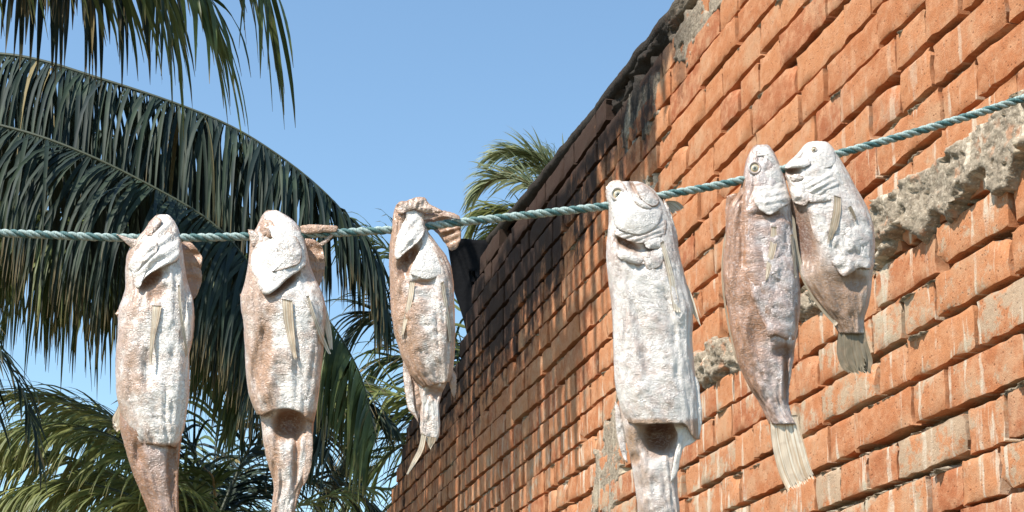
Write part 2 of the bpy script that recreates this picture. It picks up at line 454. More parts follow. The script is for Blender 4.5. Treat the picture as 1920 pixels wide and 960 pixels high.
M_LEAF_Y = leaf_mat('palm_leaf_pale', (.11, .14, .04), (.27, .28, .10), .48, .30)
M_LEAF_P = leaf_mat('palm_leaf_sunlit', (.20, .24, .12), (.38, .40, .24), .42, .35)
def rib_mat(name, c):
    s = NT(name); p = s.obj(); n = s.noise(p, 25, 4)
    return s.done(s.mix(n, c, tuple(x*.6 for x in c)), .5, None, .4)
M_RIB_D = rib_mat('midrib_dark', (.06, .07, .035)); M_RIB_Y = rib_mat('midrib_tan', (.42, .26, .12)); M_RIB_G = rib_mat('midrib_green', (.20, .21, .08))
def bark():
    s = NT('palm_bark'); p = s.obj(); sp = s.n('ShaderNodeSeparateXYZ'); s.t.links.new(p, sp.inputs[0])
    wv = s.math('SINE', s.math('MULTIPLY', sp.outputs[2], 60)); n = s.noise(p, 12, 6)
    c = s.mix(n, (.16, .13, .10), (.32, .28, .22)); c = s.mix(s.ramp(wv, .6, 1, 0, .6), c, (.07, .055, .04))
    return s.done(c, .9, s.bump(s.math('ADD', wv, n), .6, .02), .1)
M_BARK = bark()

def catmull(P, n):
    P = np.asarray(P, float); Q = np.concatenate([[2*P[0]-P[1]], P, [2*P[-1]-P[-2]]])
    seg = len(P)-1; d = np.linalg.norm(np.diff(P, axis=0), axis=1); cum = np.concatenate([[0], np.cumsum(d)])
    out = []
    for s_ in np.linspace(0, cum[-1], n):
        i = min(seg-1, max(0, int(np.searchsorted(cum, s_, side='right')-1))); t = (s_-cum[i])/max(d[i], 1e-9)
        a, b, c, e = Q[i], Q[i+1], Q[i+2], Q[i+3]
        out.append(.5*((2*b)+(-a+c)*t+(2*a-5*b+4*c-e)*t*t+(-a+3*b-3*c+e)*t**3))
    return np.array(out)
def tube(path, rad, nseg=6):
    path = np.asarray(path); n = len(path); T = np.gradient(path, axis=0); T /= np.linalg.norm(T, axis=1)[:, None]+1e-12
    u = np.cross(T, (0.13, .2, 1.0)); u /= np.linalg.norm(u, axis=1)[:, None]; v = np.cross(T, u)
    rad = np.broadcast_to(rad, (n,)); a = np.arange(nseg)*2*math.pi/nseg
    V_ = path[:, None]+rad[:, None, None]*(np.cos(a)[None, :, None]*u[:, None]+np.sin(a)[None, :, None]*v[:, None])
    f = grid_faces(n, nseg, True)+[tuple(range(nseg))[::-1], tuple(range((n-1)*nseg, n*nseg))]
    return V_.reshape(-1, 3), f
def leaflet(p, d0, T, L, W, droop, k=7, twist=0.0):
    pts = [p]; d = d0.copy(); ds = L/k; dirs = [d0]
    for i in range(k):
        d = d+np.array([0, 0, -1.0])*droop*(i+1)/k; d /= np.linalg.norm(d); pts.append(pts[-1]+d*ds); dirs.append(d)
    pts = np.array(pts); dirs = np.array(dirs)
    wv = T[None]-(dirs@T)[:, None]*dirs; wv /= np.linalg.norm(wv, axis=1)[:, None]+1e-9
    nn = np.cross(dirs, wv)
    wv = wv*math.cos(twist)+nn*math.sin(twist); nn = np.cross(dirs, wv)
    s = np.linspace(0, 1, k+1); w_ = W*.8*np.minimum(1, .35+s*5)*(1-s**2.2)*.5+.0008
    V_ = np.stack([pts-wv*w_[:, None]+nn*w_[:, None]*.3, pts, pts+wv*w_[:, None]+nn*w_[:, None]*.3], 1).reshape(-1, 3)
    return V_, grid_faces(k+1, 3), np.repeat(s, 3)
class Palm:
    def __init__(s, label, crown, trunk_r=.13, ground_off=(0, 0), lean=0.0):
        s.crown = np.array(crown); s.base = np.array([crown[0]+ground_off[0], crown[1]+ground_off[1], 0.0])
        s.root = thing('coconut_palm', s.base, label, 'palm tree', 'coconut palms behind the washing rope' if 0 else 'coconut palms behind the hanging fish')
        path = catmull([s.base, s.base*.55+s.crown*.45+np.array([lean, 0, 0]), s.crown], 34)
        rad = trunk_r*(1.25-.4*np.linspace(0, 1, 34))+.006*np.sin(np.arange(34)*2.1); rad[:3] *= (1.5, 1.25, 1.1)
        v, f = tube(path, rad, 14); mesh_obj('trunk', v, f, M_BARK, s.root, origin=s.base)
        s.leaves = []; s.r = np.random.default_rng(int(abs(crown[0]*97+crown[1]*31)*10))
    def frond_w(s, C, **k): return s.frond(None, world=C, **k)
    def frond(s, ctrl, n=60, L=.8, W=.04, droop=.35, fwd=.55, mat=None, rib=None, start=.12, tipk=.55, lift=.15, jit=.19, rr_=.016, side=(1, -1), tiplift=0.0, miss=.06, world=None):
        C = np.array(world) if world is not None else np.array([at(px, py, y) for (px, py, y) in ctrl]); C = np.concatenate([[s.crown], C])
        path = catmull(C, 60); rad = rr_*(1.25-np.linspace(0, 1, 60)*1.05)
        v, f = tube(path, rad, 6); fo = mesh_obj('frond', v, f, rib or M_RIB_D, s.root, origin=s.base)
        T = np.gradient(path, axis=0); T /= np.linalg.norm(T, axis=1)[:, None]
        for i in range(n):
            q = start+(1-start)*(i+.5)/n; g = q*59; a = int(g); b = min(59, a+1); p = path[a]*(1-(g-a))+path[b]*(g-a); t = T[a]
            lat = np.cross(t, (0, 0, 1.0)); nl = np.linalg.norm(lat); lat = lat/nl if nl > .15 else np.array([.3, -.95, 0])
            up = np.cross(lat, t)
            for sd in side:
                if s.r.random() < miss+.25*(vn(q*14, sd*3.0, int(L*100)) > .86): continue
                fw = fwd+(q**3)*1.1+s.r.normal(0, jit)+(float(vn(q*28, sd*5.0+L*10, 4))-.5)*.55
                d = sd*lat*(1.0+s.r.normal(0, jit))+t*fw+up*(lift+tiplift*float(sm(q, .72, .95))+s.r.normal(0, jit)); d /= np.linalg.norm(d)
                ll = L*(.55+.45*math.sin(min(1, q*1.6)*math.pi/2))*(1-tipk*max(0, q-.7)/.3)*s.r.uniform(.85, 1.08)
                V_, f_, tp = leaflet(p, d, t, ll, W*s.r.uniform(.75, 1.15), droop*s.r.uniform(.7, 1.35), twist=s.r.normal(0, .35))
                s.leaves.append((V_, f_, tp, mat or M_LEAF_D, fo))
    def finish(s):
        sc = []
        for L_ in s.leaves:
            V_ = L_[0]; px, py = project(V_[::6]); ok = np.mean((px > 0) & (px < 1920) & (py > 0) & (py < 960))
            ext = math.hypot(px.max()-px.min(), py.max()-py.min()); sc.append(ext*ok)
        order = np.argsort(-np.array(sc)); ind = [i for i in order if sc[i] > 12][:300]; ids = set(ind)
        for i in ind:
            V_, f_, tp, m_, fo = s.leaves[i]; mesh_obj('leaflet', V_, f_, m_, fo, attrs={'tip': tp}, origin=s.base)
        rest = [s.leaves[i] for i in range(len(s.leaves)) if i not in ids]
        if rest:
            mats = []; 
            for r_ in rest:
                if r_[3] not in mats: mats.append(r_[3])
            vs, fs, tp, rn, mi = [], [], [], [], []; off = 0
            for r_ in rest:
                vs.append(r_[0]); fs += [tuple(q+off for q in x) for x in r_[1]]; off += len(r_[0]); tp.append(r_[2]); rn.append(np.full(len(r_[0]), s.r.random())); mi += [mats.index(r_[3])]*len(r_[1])
            o = mesh_obj('foliage', np.concatenate(vs), fs, mats[0], s.root, attrs={'tip': np.concatenate(tp), 'rnd': np.concatenate(rn)}, origin=s.base)
            for m_ in mats[1:]: o.data.materials.append(m_)
            o.data.polygons.foreach_set('material_index', mi); o['kind'] = 'stuff'
        print('palm leaves', len(s.leaves), len(ind))
def Y_(pts, y): return [(a, b, y) for a, b in pts]
pa = Palm('tall dark coconut palm at the left with two long fronds arching across the sky', at(-520, 330, 9.0), ground_off=(-.3, .4))
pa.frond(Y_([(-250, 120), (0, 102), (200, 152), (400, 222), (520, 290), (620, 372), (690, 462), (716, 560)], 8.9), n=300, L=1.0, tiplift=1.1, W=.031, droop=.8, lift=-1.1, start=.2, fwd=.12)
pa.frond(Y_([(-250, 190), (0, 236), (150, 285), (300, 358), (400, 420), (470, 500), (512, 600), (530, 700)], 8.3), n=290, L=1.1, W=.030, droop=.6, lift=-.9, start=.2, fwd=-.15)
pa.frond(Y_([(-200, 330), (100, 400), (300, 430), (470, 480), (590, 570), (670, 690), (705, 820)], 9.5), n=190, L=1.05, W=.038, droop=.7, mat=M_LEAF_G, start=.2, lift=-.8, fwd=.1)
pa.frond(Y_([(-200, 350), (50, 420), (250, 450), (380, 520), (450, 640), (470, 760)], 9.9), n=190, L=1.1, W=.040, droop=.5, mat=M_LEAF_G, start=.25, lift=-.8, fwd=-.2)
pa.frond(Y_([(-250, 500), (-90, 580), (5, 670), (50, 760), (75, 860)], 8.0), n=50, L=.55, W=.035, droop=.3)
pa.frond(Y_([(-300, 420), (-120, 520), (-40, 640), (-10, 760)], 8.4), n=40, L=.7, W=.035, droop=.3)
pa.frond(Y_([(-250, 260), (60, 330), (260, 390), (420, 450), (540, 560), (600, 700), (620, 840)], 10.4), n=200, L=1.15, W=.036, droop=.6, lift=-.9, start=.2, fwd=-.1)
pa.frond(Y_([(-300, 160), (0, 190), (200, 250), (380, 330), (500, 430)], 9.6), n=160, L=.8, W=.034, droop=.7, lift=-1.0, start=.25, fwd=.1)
pa.finish()
pb = Palm('nearest coconut palm, only its drooping frond tips reach down from the top edge', at(-900, -420, 6.0), ground_off=(-.3, .3))
pb.frond(Y_([(-400, -330), (-100, -240), (150, -160), (300, -100), (392, -4)], 6.0), n=80, L=.70, W=.034, droop=.42, mat=M_LEAF_G, start=.3, lift=-.3, fwd=.5, tipk=.12)
pb.frond(Y_([(-300, -500), (50, -430), (310, -290), (440, -150), (505, -40)], 6.2), n=60, L=.72, W=.030, droop=.30, mat=M_LEAF_G, start=.35, lift=-.3, fwd=.7, tipk=.1)
pb.frond(Y_([(-200, -560), (250, -480), (450, -330), (540, -190), (575, -80)], 6.4), n=34, L=.5, W=.020, droop=.3, mat=M_LEAF_D, start=.45, lift=-.3)
def over(t, h, k): return np.array(wall(t, h))+np.array(SUN)*k
pb.frond(Y_([(-500, -420), (-150, -330), (120, -230), (250, -130), (318, -20)], 6.6), n=70, L=.74, W=.032, droop=.40, mat=M_LEAF_G, start=.3, lift=-.3, fwd=.5, tipk=.12)
pb.frond_w([over(6.2, 3.55, 3.1), over(5.0, 3.5, 3.1), over(3.8, 3.5, 3.1), over(2.7, 3.45, 3.0), over(1.4, 3.45, 2.8)], n=130, L=1.0, W=.055, droop=.8, lift=-.9, fwd=.1, start=.25)
pb.frond_w([over(6.4, 3.35, 3.4), over(5.2, 3.3, 3.4), over(4.0, 3.2, 3.4), over(3.0, 3.1, 3.3), over(2.1, 2.95, 3.2)], n=120, L=.9, W=.055, droop=.8, lift=-.8, fwd=.1, start=.25)
pb.finish()
pe = Palm('coconut palm low in the middle whose crown sits between the first two fish', at(405, 985, 11.0), ground_off=(.1, .2))
pe.frond(Y_([(340, 890), (230, 800), (130, 760), (35, 742)], 10.8), n=110, L=.66, W=.030, droop=.25, mat=M_LEAF_Y, rib=M_RIB_G, fwd=.6)
pe.frond(Y_([(300, 930), (190, 880), (70, 842), (-60, 828)], 10.4), n=120, L=.62, W=.030, droop=.6, lift=-.4, mat=M_LEAF_Y, rib=M_RIB_G)
pe.frond(Y_([(440, 900), (480, 820), (530, 790), (590, 830)], 11.2), n=50, L=.8, W=.035, droop=.3, mat=M_LEAF_D)
pe.frond(Y_([(470, 930), (560, 900), (650, 920), (740, 990)], 11.4), n=50, L=.7, W=.035, droop=.35, mat=M_LEAF_D)
pe.frond(Y_([(520, 960), (600, 935), (670, 918), (760, 915)], 10.0), n=50, L=.40, W=.026, droop=.35, mat=M_LEAF_Y, rib=M_RIB_G)
pe.frond(Y_([(380, 900), (350, 820), (310, 780), (250, 790)], 11.3), n=50, L=.7, W=.035, droop=.35, mat=M_LEAF_D)
pe.frond(Y_([(360, 925), (320, 930), (270, 970), (230, 1050)], 10.6), n=30, L=.5, W=.03, droop=.3, mat=M_LEAF_G, rib=M_RIB_Y)
pe.frond(Y_([(400, 900), (385, 880), (372, 862)], 10.7), n=10, L=.3, W=.03, droop=.2, mat=M_LEAF_G, rib=M_RIB_Y, start=.5)
pe.frond(Y_([(360, 940), (250, 900), (120, 900), (0, 960)], 11.6), n=80, L=.7, W=.034, droop=.45, mat=M_LEAF_G)
pe.frond(Y_([(330, 900), (200, 840), (90, 800), (-20, 820)], 12.0), n=80, L=.7, W=.034, droop=.45, mat=M_LEAF_G)
pe.frond(Y_([(450, 880), (560, 780), (640, 740), (720, 780)], 12.2), n=80, L=.9, W=.036, droop=.5, mat=M_LEAF_D)
pe.frond(Y_([(400, 880), (420, 760), (450, 690), (500, 660)], 12.4), n=60, L=.8, W=.036, droop=.5, mat=M_LEAF_G)
pe.frond(Y_([(330, 910), (230, 830), (150, 800), (60, 800), (-60, 850)], 10.0), n=110, L=.6, W=.028, droop=.5, lift=-.3, mat=M_LEAF_Y)
pe.frond(Y_([(320, 960), (200, 915), (100, 905), (-40, 930)], 10.1), n=110, L=.6, W=.028, droop=.5, lift=-.3, mat=M_LEAF_Y)
pe.frond(Y_([(350, 900), (260, 810), (180, 775), (80, 780)], 11.9), n=110, L=.7, W=.03, droop=.5, lift=-.4, mat=M_LEAF_G)
pe.finish()
pd = Palm('coconut palm behind the broken far end of the brick wall, fronds reaching left', at(905, 760, 13.0), ground_off=(.2, .2))
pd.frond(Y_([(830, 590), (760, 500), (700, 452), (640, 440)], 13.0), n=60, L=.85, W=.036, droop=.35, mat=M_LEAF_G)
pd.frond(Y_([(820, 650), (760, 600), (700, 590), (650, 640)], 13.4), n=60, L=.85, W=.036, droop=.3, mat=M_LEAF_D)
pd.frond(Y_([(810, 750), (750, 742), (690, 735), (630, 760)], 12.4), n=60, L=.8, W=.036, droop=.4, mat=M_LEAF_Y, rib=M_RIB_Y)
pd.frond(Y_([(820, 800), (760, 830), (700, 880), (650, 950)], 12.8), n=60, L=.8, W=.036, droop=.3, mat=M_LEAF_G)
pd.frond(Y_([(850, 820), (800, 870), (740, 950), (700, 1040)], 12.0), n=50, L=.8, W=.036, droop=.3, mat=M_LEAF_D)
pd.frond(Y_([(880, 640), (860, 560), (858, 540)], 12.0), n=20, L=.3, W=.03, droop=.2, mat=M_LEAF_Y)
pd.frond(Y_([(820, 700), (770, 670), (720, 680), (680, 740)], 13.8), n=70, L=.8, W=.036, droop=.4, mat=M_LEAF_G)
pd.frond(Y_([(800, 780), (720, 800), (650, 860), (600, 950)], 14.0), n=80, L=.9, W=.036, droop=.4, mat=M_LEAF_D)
pd.finish()
pc = Palm('pale sunlit coconut palm peeping over the sloping top line of the wall', at(1095, 450, 16.0), ground_off=(.2, .3))
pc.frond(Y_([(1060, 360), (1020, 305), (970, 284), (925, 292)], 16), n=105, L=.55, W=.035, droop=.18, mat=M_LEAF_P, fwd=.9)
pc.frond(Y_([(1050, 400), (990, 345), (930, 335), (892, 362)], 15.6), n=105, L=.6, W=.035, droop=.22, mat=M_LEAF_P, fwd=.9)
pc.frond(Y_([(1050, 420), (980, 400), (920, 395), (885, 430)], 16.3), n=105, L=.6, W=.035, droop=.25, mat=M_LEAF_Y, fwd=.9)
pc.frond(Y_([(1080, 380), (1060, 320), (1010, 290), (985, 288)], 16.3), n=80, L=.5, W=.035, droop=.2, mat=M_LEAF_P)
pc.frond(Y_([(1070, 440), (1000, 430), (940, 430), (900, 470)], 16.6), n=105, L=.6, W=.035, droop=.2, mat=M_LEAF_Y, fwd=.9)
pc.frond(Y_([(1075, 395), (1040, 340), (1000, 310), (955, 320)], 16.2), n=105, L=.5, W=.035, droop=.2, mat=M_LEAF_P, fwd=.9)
pc.finish()

# ================================================================== rope
RY = 1.80; S = RY/F*1.0
ROPE = [(-1500, 330), (-900, 395), (-400, 424), (0, 437), (250, 446), (470, 443), (735, 431), (870, 416), (1140, 386), (1250, 365), (1390, 338), (1570, 289), (1750, 238), (1920, 184), (2300, 52), (2700, -110)]
def rope_mat(name, c0, c1):
    s = NT(name); p = s.obj(); n = s.noise(p, 120, 3)
    fib = s.noise(s.scl(p, (900, 900, 90)), 1, 3)
    c = s.mix(s.ramp(fib, .3, .7), c0, c1); c = s.mix(s.ramp(n, .6, .75, 0, .5), c, (.30, .27, .20))
    return s.done(c, .6, s.bump(fib, .6, .001), .3)
MR1 = rope_mat('rope_pale', (.15, .23, .21), (.45, .52, .48)); MR2 = rope_mat('rope_teal', (.03, .085, .085), (.11, .21, .20))
def rope():
    C = np.array([at(px, py, RY) for px, py in ROPE]); n = 2600; path = catmull(C, n)
    root = thing('rope', C[3], 'green twisted rope strung across the picture with the fish on it', 'rope')
    T = np.gradient(path, axis=0); T /= np.linalg.norm(T, axis=1)[:, None]; u = np.cross(T, (0, 1.0, 0)); u /= np.linalg.norm(u, axis=1)[:, None]; v = np.cross(T, u)
    s_ = np.concatenate([[0], np.cumsum(np.linalg.norm(np.diff(path, axis=0), axis=1))]); pitch = .031
    for k in range(3):
        a = 2*math.pi*(s_/pitch)+k*2*math.pi/3+.25*np.sin(s_*19)
        q = path+(u*np.cos(a)[:, None]+v*np.sin(a)[:, None])*.0027
        vv, ff = tube(q, .0026*(1+.05*np.sin(s_*230+k)), 8); mesh_obj('strand', vv, ff, (MR1, MR1, MR2)[k], root, origin=C[3])
rope()

# ================================================================== fish
def fish_mat(name, white, pink, brown, dark, scale_amt=1.0, rgh=.24):
    s = NT(name); p = s.obj(); br = s.attr('brown'); dk = s.attr('dark')
    n = s.noise(p, 55, 6, .65); n2 = s.noise(p, 190, 5, .7); n3 = s.noise(s.scl(p, (1, 1, .35)), 120, 4, .6)
    c = s.mix(s.ramp(s.math('ADD', n, s.math('MULTIPLY', br, .28)), .40, .68, 0, .92), white, pink)
    c = s.mix(s.ramp(n3, .52, .76, 0, .30), c, tuple(a*.72 for a in pink))
    k = s.math('ADD', br, s.math('MULTIPLY', s.math('SUBTRACT', n, .5), .55)); k = s.math('ADD', k, s.math('MULTIPLY', s.math('SUBTRACT', n2, .5), .35))
    c = s.mix(s.ramp(k, .10, .95), c, brown)
    sp = s.ramp(n2, .66, .74); c = s.mix(s.math('MULTIPLY', sp, .12), c, tuple(a*.6 for a in brown))
    c = s.mix(dk, c, dark)
    uv = s.vec(s.attr('su'), s.attr('sv'), 0.0)
    wn = s.n('ShaderNodeTexNoise'); s.t.links.new(uv, wn.inputs['Vector']); wn.inputs['Scale'].default_value = .035; wn.inputs['Detail'].default_value = 4
    vm = s.n('ShaderNodeVectorMath', operation='SCALE'); s.t.links.new(wn.outputs['Color'], vm.inputs[0]); vm.inputs['Scale'].default_value = 34
    va = s.n('ShaderNodeVectorMath', operation='ADD'); s.t.links.new(uv, va.inputs[0]); s.t.links.new(vm.outputs[0], va.inputs[1])
    sc = s.voro(s.scl(va.outputs[0], (1/7.5, 1/4.6, 1)), 1.0, 'F1', .75)
    area = s.ramp(s.math('ADD', s.noise(uv, .022, 3, .6), s.math('MULTIPLY', br, .2)), .38, .56)
    cre = s.math('MULTIPLY', s.ramp(sc, .42, .85), area)
    c = s.mix(s.math('MULTIPLY', cre, .70), c, tuple(a*.62 for a in pink))
    fold = s.noise(s.scl(va.outputs[0], (.035, .14, 1)), 1.0, 2.2, .5, .5)
    lng = s.noise(s.scl(va.outputs[0], (.14, .018, 1)), 1.0, 2, .5)
    g = s.bump(fold, .55*scale_amt, .0032); g = s.bump(lng, .40, .0030, g)
    g = s.bump(s.math('MULTIPLY', s.math('SUBTRACT', 1.0, sc), area), .28*scale_amt, .0014, g)
    rg = s.math('ADD', s.ramp(k, .2, .9, rgh, rgh+.16), s.math('MULTIPLY', n2, .10)); rg = s.math('ADD', rg, s.math('MULTIPLY', dk, .4))
    s.b.inputs['Coat Weight'].default_value = .35; s.b.inputs['Coat Roughness'].default_value = .28
    return s.done(c, rg, g, .7)
MF_W = fish_mat('fish_skin_white', (.84, .76, .675), (.60, .43, .33), (.45, .25, .14), (.17, .06, .026))
MF_G = fish_mat('fish_skin_silver', (.74, .665, .59), (.55, .42, .345), (.42, .25, .14), (.12, .04, .018), .8)
MF_D = fish_mat('fish_skin_tanned', (.66, .57, .52), (.49, .35, .29), (.36, .17, .08), (.10, .045, .025))
def fin_mat():
    s = NT('fin_membrane'); br = s.attr('brown'); p = s.obj(); n = s.noise(p, 90, 4)
    ray_ = s.attr('ray'); c = s.mix(s.ramp(ray_, .2, .8), (.66, .48, .31), (.88, .78, .62)); c = s.mix(br, c, (.19, .145, .085))
    c = s.mix(s.ramp(n, .5, .7, 0, .4), c, (.46, .31, .20))
    s.done(c, .5, s.bump(ray_, .6, .0012), .4)
    tr = s.n('ShaderNodeBsdfTranslucent'); s.t.links.new(c, tr.inputs[0]); mx = s.n('ShaderNodeMixShader'); mx.inputs[0].default_value = .22
    s.t.links.new(s.b.outputs[0], mx.inputs[1]); s.t.links.new(tr.outputs[0], mx.inputs[2]); s.t.links.new(mx.outputs[0], s.out.inputs[0])
    return s.m
M_FIN = fin_mat()
def eye_mats():
    a = NT('eye_socket').done((.72, .55, .33), .35, None, .5)
    b = NT('eye_dry').done((.45, .42, .33), .25, None, .6)
    c = NT('eye_pupil').done((.10, .10, .08), .3, None, .5)
    return a, b, c
ME = eye_mats()

class Fish:
    """y depth is counted in photo pixels at the rope (0.62 mm each), positive away from the camera"""
    def __init__(s, label, x, y, mat, seed, group='dried fish threaded on the rope'):
        s.o = at(x, y, RY); s.root = thing('dried_fish', s.o, label, 'dried fish', group); s.mat = mat; s.seed = seed; s.rows = None
    def w(s, px, py, d): return at(px, py, RY+np.asarray(d)*S)-s.o
    def interp(s, py):
        R = s.rows; return [np.interp(py, R[:, 0], R[:, k]) for k in range(1, 5)]
    def surf(s, px, py):
        xl, xr, dh, yc = s.interp(py); u = np.clip((px-(xl+xr)/2)/((xr-xl)/2+1e-6), -1, 1)
        return yc-dh*(1-np.abs(u)**2.4)**(1/2.0)
    def loft(s, name, rows, open_=False, hem=None, dents=(), browns=(), depth=.5, yc=0.0, nseg=84, step=3.0, wr=1.0, mat=None, main=True, inner=70, label=None, hemamp=2.5, basebrown=0.0, lbrown=.0, rbrown=.0):
        """rows: (y, xl, xr[, depth factor]) in photo pixels"""
        R = np.array([(r[0], r[1], r[2], (r[2]-r[1])/2*(r[3] if len(r) > 3 else depth), yc) for r in rows], float)
        # smooth resample
        y0, y1 = R[0, 0], R[-1, 0]; n = int((y1-y0)/step); yy = np.linspace(0, 1, n)
        yy = y0+(y1-y0)*(yy if open_ else yy)
        yy = np.concatenate([y0+(yy[1]-y0)*np.array([0, .15, .45]), yy[1:]])
        G = np.stack([np.interp(yy, R[:, 0], R[:, k]) for k in range(5)], 1)
        ker = np.array([1, 2, 3, 2, 1.])/9
        for k in (1, 2, 3):
            e = np.pad(G[:, k], 2, mode='edge'); G[2:-2, k] = np.convolve(e, ker, 'valid')[2:-2]
        if main: s.rows = G[:, :].copy()
        a = np.arange(nseg)*2*math.pi/nseg+math.pi/2; ca, sa = np.cos(a), np.sin(a)      # start at the front? a=-pi/2 is front
        ex = .80
        U = np.sign(ca)*np.abs(ca)**ex; Vv = np.sign(sa)*np.abs(sa)**.85
        xc = (G[:, 1]+G[:, 2])/2; hw = (G[:, 2]-G[:, 1])/2
        PXX = xc[:, None]+hw[:, None]*U[None]; PYY = np.repeat(G[:, 0][:, None], nseg, 1); DD = G[:, 4][:, None]+G[:, 3][:, None]*Vv[None]
        if hem is not None:
            hh = hem(U)[None]; k = sm(PYY, y1-90, y1); PYY = PYY+k*hh
        PYY = PYY+sm(PYY, y1-20, y1)*(fbm(U*3+s.seed, U*0+3, s.seed, 3)[None]-.5)*hemamp*2 if open_ else PYY
        q = a[None]*hw.mean()/9
        se = s.seed*3.7
        Un0 = U[None]+.12
        big = fbm(q*.35+se, PYY/48, s.seed, 3)-.5; mid = fbm(q*.9+se, PYY/15+q*.5, s.seed+1, 2)-.5
        wx = (fbm(q*.7+se, PYY/30, s.seed+11, 3)-.5)*4; wy = (fbm(q*.7+se, PYY/30, s.seed+12, 3)-.5)*4
        wrk = (1-np.abs(2*fbm(q*.75+wx, PYY/10.5-np.abs(Un0)*2.2+wy, s.seed+2, 2)-1)*2)*sm(fbm(q*.3+se, PYY/60, s.seed+14, 2), .3, .6)
        seamed = 1-np.abs(2*fbm(q*.8+se, PYY/70, s.seed+4, 2)-1)*2.5
        fade = sm(PYY, y0, y0+40)*.7+.3
        disp = (big*7+mid*1.8+wrk*1.5+seamed*3.0)*wr*fade
        PXX = PXX+ca[None]*disp*.35; DD = DD+sa[None]*disp
        brown = np.full(PXX.shape, basebrown)+big*.5; dark = np.zeros(PXX.shape)
        Un = U[None]+0*PXX
        if lbrown: brown = brown+lbrown*sm(-Un+big*1.2, -.1, .95)*1.25
        if rbrown: brown = brown+rbrown*sm(Un, .45, .95)
        for (dx, dy, rx_, ry_, an, dp, bw, dk) in dents:
            c_, s__ = math.cos(math.radians(an)), math.sin(math.radians(an)); X = PXX-dx; Yq = PYY-dy
            e1 = (X*c_+Yq*s__)/rx_; e2 = (-X*s__+Yq*c_)/ry_; g = np.exp(-(e1**2+e2**2)**1.6)*(sa[None] < .05)
            DD = DD+g*dp; brown = brown+g*bw; dark = np.maximum(dark, g*dk)
        if open_: 
            e_ = sm(PYY, y1-9, y1-1); brown = brown+e_*.8
        V_ = s.w(PXX.ravel(), PYY.ravel(), DD.ravel()); nr = len(yy); F_ = grid_faces(nr, nseg, True)
        V_ = list(V_); bl = list(brown.ravel()); dl = list(dark.ravel()); ul = list((a[None]*hw.mean()+0*PXX).ravel()); vl = list(PYY.ravel())
        F_.append(tuple(range(nseg))[::-1])
        if open_:                                   # fold the skin back up inside
            ni = int(inner/6); base = (nr-1)*nseg; lastx, lasty, lastd = PXX[-1], PYY[-1], DD[-1]; cx = xc[-1]
            for i in range(1, ni+1):
                k = .90 if i > 1 else .95; yq = lasty-(0.5 if i == 1 else (i-1)*6)
                xx = cx+(lastx-cx)*k; dd = G[-1, 4]+(lastd-G[-1, 4])*(k-.08)
                V_ += list(s.w(xx, yq, dd)); bl += [1.4]*nseg; dl += [min(.75, .1*i)]*nseg; ul += list(a*hw.mean()); vl += list(yq)
                st = base if i == 1 else nr*nseg+(i-2)*nseg; en = nr*nseg+(i-1)*nseg
                F_ += [(st+j, st+(j+1) % nseg, en+(j+1) % nseg, en+j) for j in range(nseg)]
            F_.append(tuple(range(en, en+nseg)))
        else: F_.append(tuple(range((nr-1)*nseg, nr*nseg)))
        o = mesh_obj(name, V_, F_, mat or s.mat, s.root, attrs={'brown': bl, 'dark': dl, 'su': ul, 'sv': vl})
        if label: o['label'] = label
        return o
    def patch(s, name, pts, lift=4, grad=(0, 0), bulge=6, brown=.0, ridges=(0, 0, 0), mat=None, thick=2.0, parent=None, ring=14, per=72, rims=0.0, flat=None, label=None, wr=1.0, dark=0.0, edgeb=.5):
        """a curved plate; grad = how much the lift grows per 100 px right / down"""
        P = np.array(pts, float); cl = np.concatenate([P, P[:1]]); Q = catmull(cl, per+1)[:-1]; Q = Q+np.random.default_rng(s.seed+len(pts)).normal(0, .35, Q.shape)
        c = Q.mean(0); V_ = []; br = []; dk = []; us = []; vs = []
        for side in (0, 1):
            for r in range(ring+1):
                q = c+(Q-c)*(r/ring if r else .01); rr2 = r/ring
                base = s.surf(q[:, 0], q[:, 1]) if flat is None else np.full(len(q), float(flat))
                ext = (q[:, 0]-c[0])*grad[0]/100+(q[:, 1]-c[1])*grad[1]/100
                rd = 0
                if ridges[2]:
                    ang = math.radians(ridges[0]); rd = np.sin(((q[:, 0]-c[0])*math.cos(ang)+(q[:, 1]-c[1])*math.sin(ang))/ridges[1]*2*math.pi+3*fbm(q[:, 0]/30, q[:, 1]/30, s.seed))*ridges[2]
                nz = ((fbm(q[:, 0]/9, q[:, 1]/9, s.seed+8, 3)-.5)*3.2+(fbm(q[:, 0]/28, q[:, 1]/28, s.seed+9, 2)-.5)*6)*wr
                d = base-lift-ext-bulge*(1-rr2**2)-rims*math.exp(-((rr2-.93)/.07)**2)+rd+nz+(side*thick*(1-.75*(r == ring)))
                us.append(q[:, 0]); vs.append(q[:, 1]); V_.append(s.w(q[:, 0], q[:, 1], d)); br.append(np.full(per, brown+(edgeb*sm(rr2, .8, 1)))); dk.append(np.full(per, dark if side == 0 else max(dark, .25)))
        V_ = np.concatenate(V_); m = (ring+1)*per; f = []
        for sd in (0, 1): f += [tuple(b+sd*m for b in q) for q in grid_faces(ring+1, per, True)]+[tuple(range(sd*m, sd*m+per))]
        f += [(m-per+j, m-per+(j+1) % per, 2*m-per+(j+1) % per, 2*m-per+j) for j in range(per)]
        o = mesh_obj(name, V_, f, mat or s.mat, parent or s.root, attrs={'brown': np.concatenate(br), 'dark': np.concatenate(dk), 'su': np.concatenate(us), 'sv': np.concatenate(vs)})
        if label: o['label'] = label
        return o
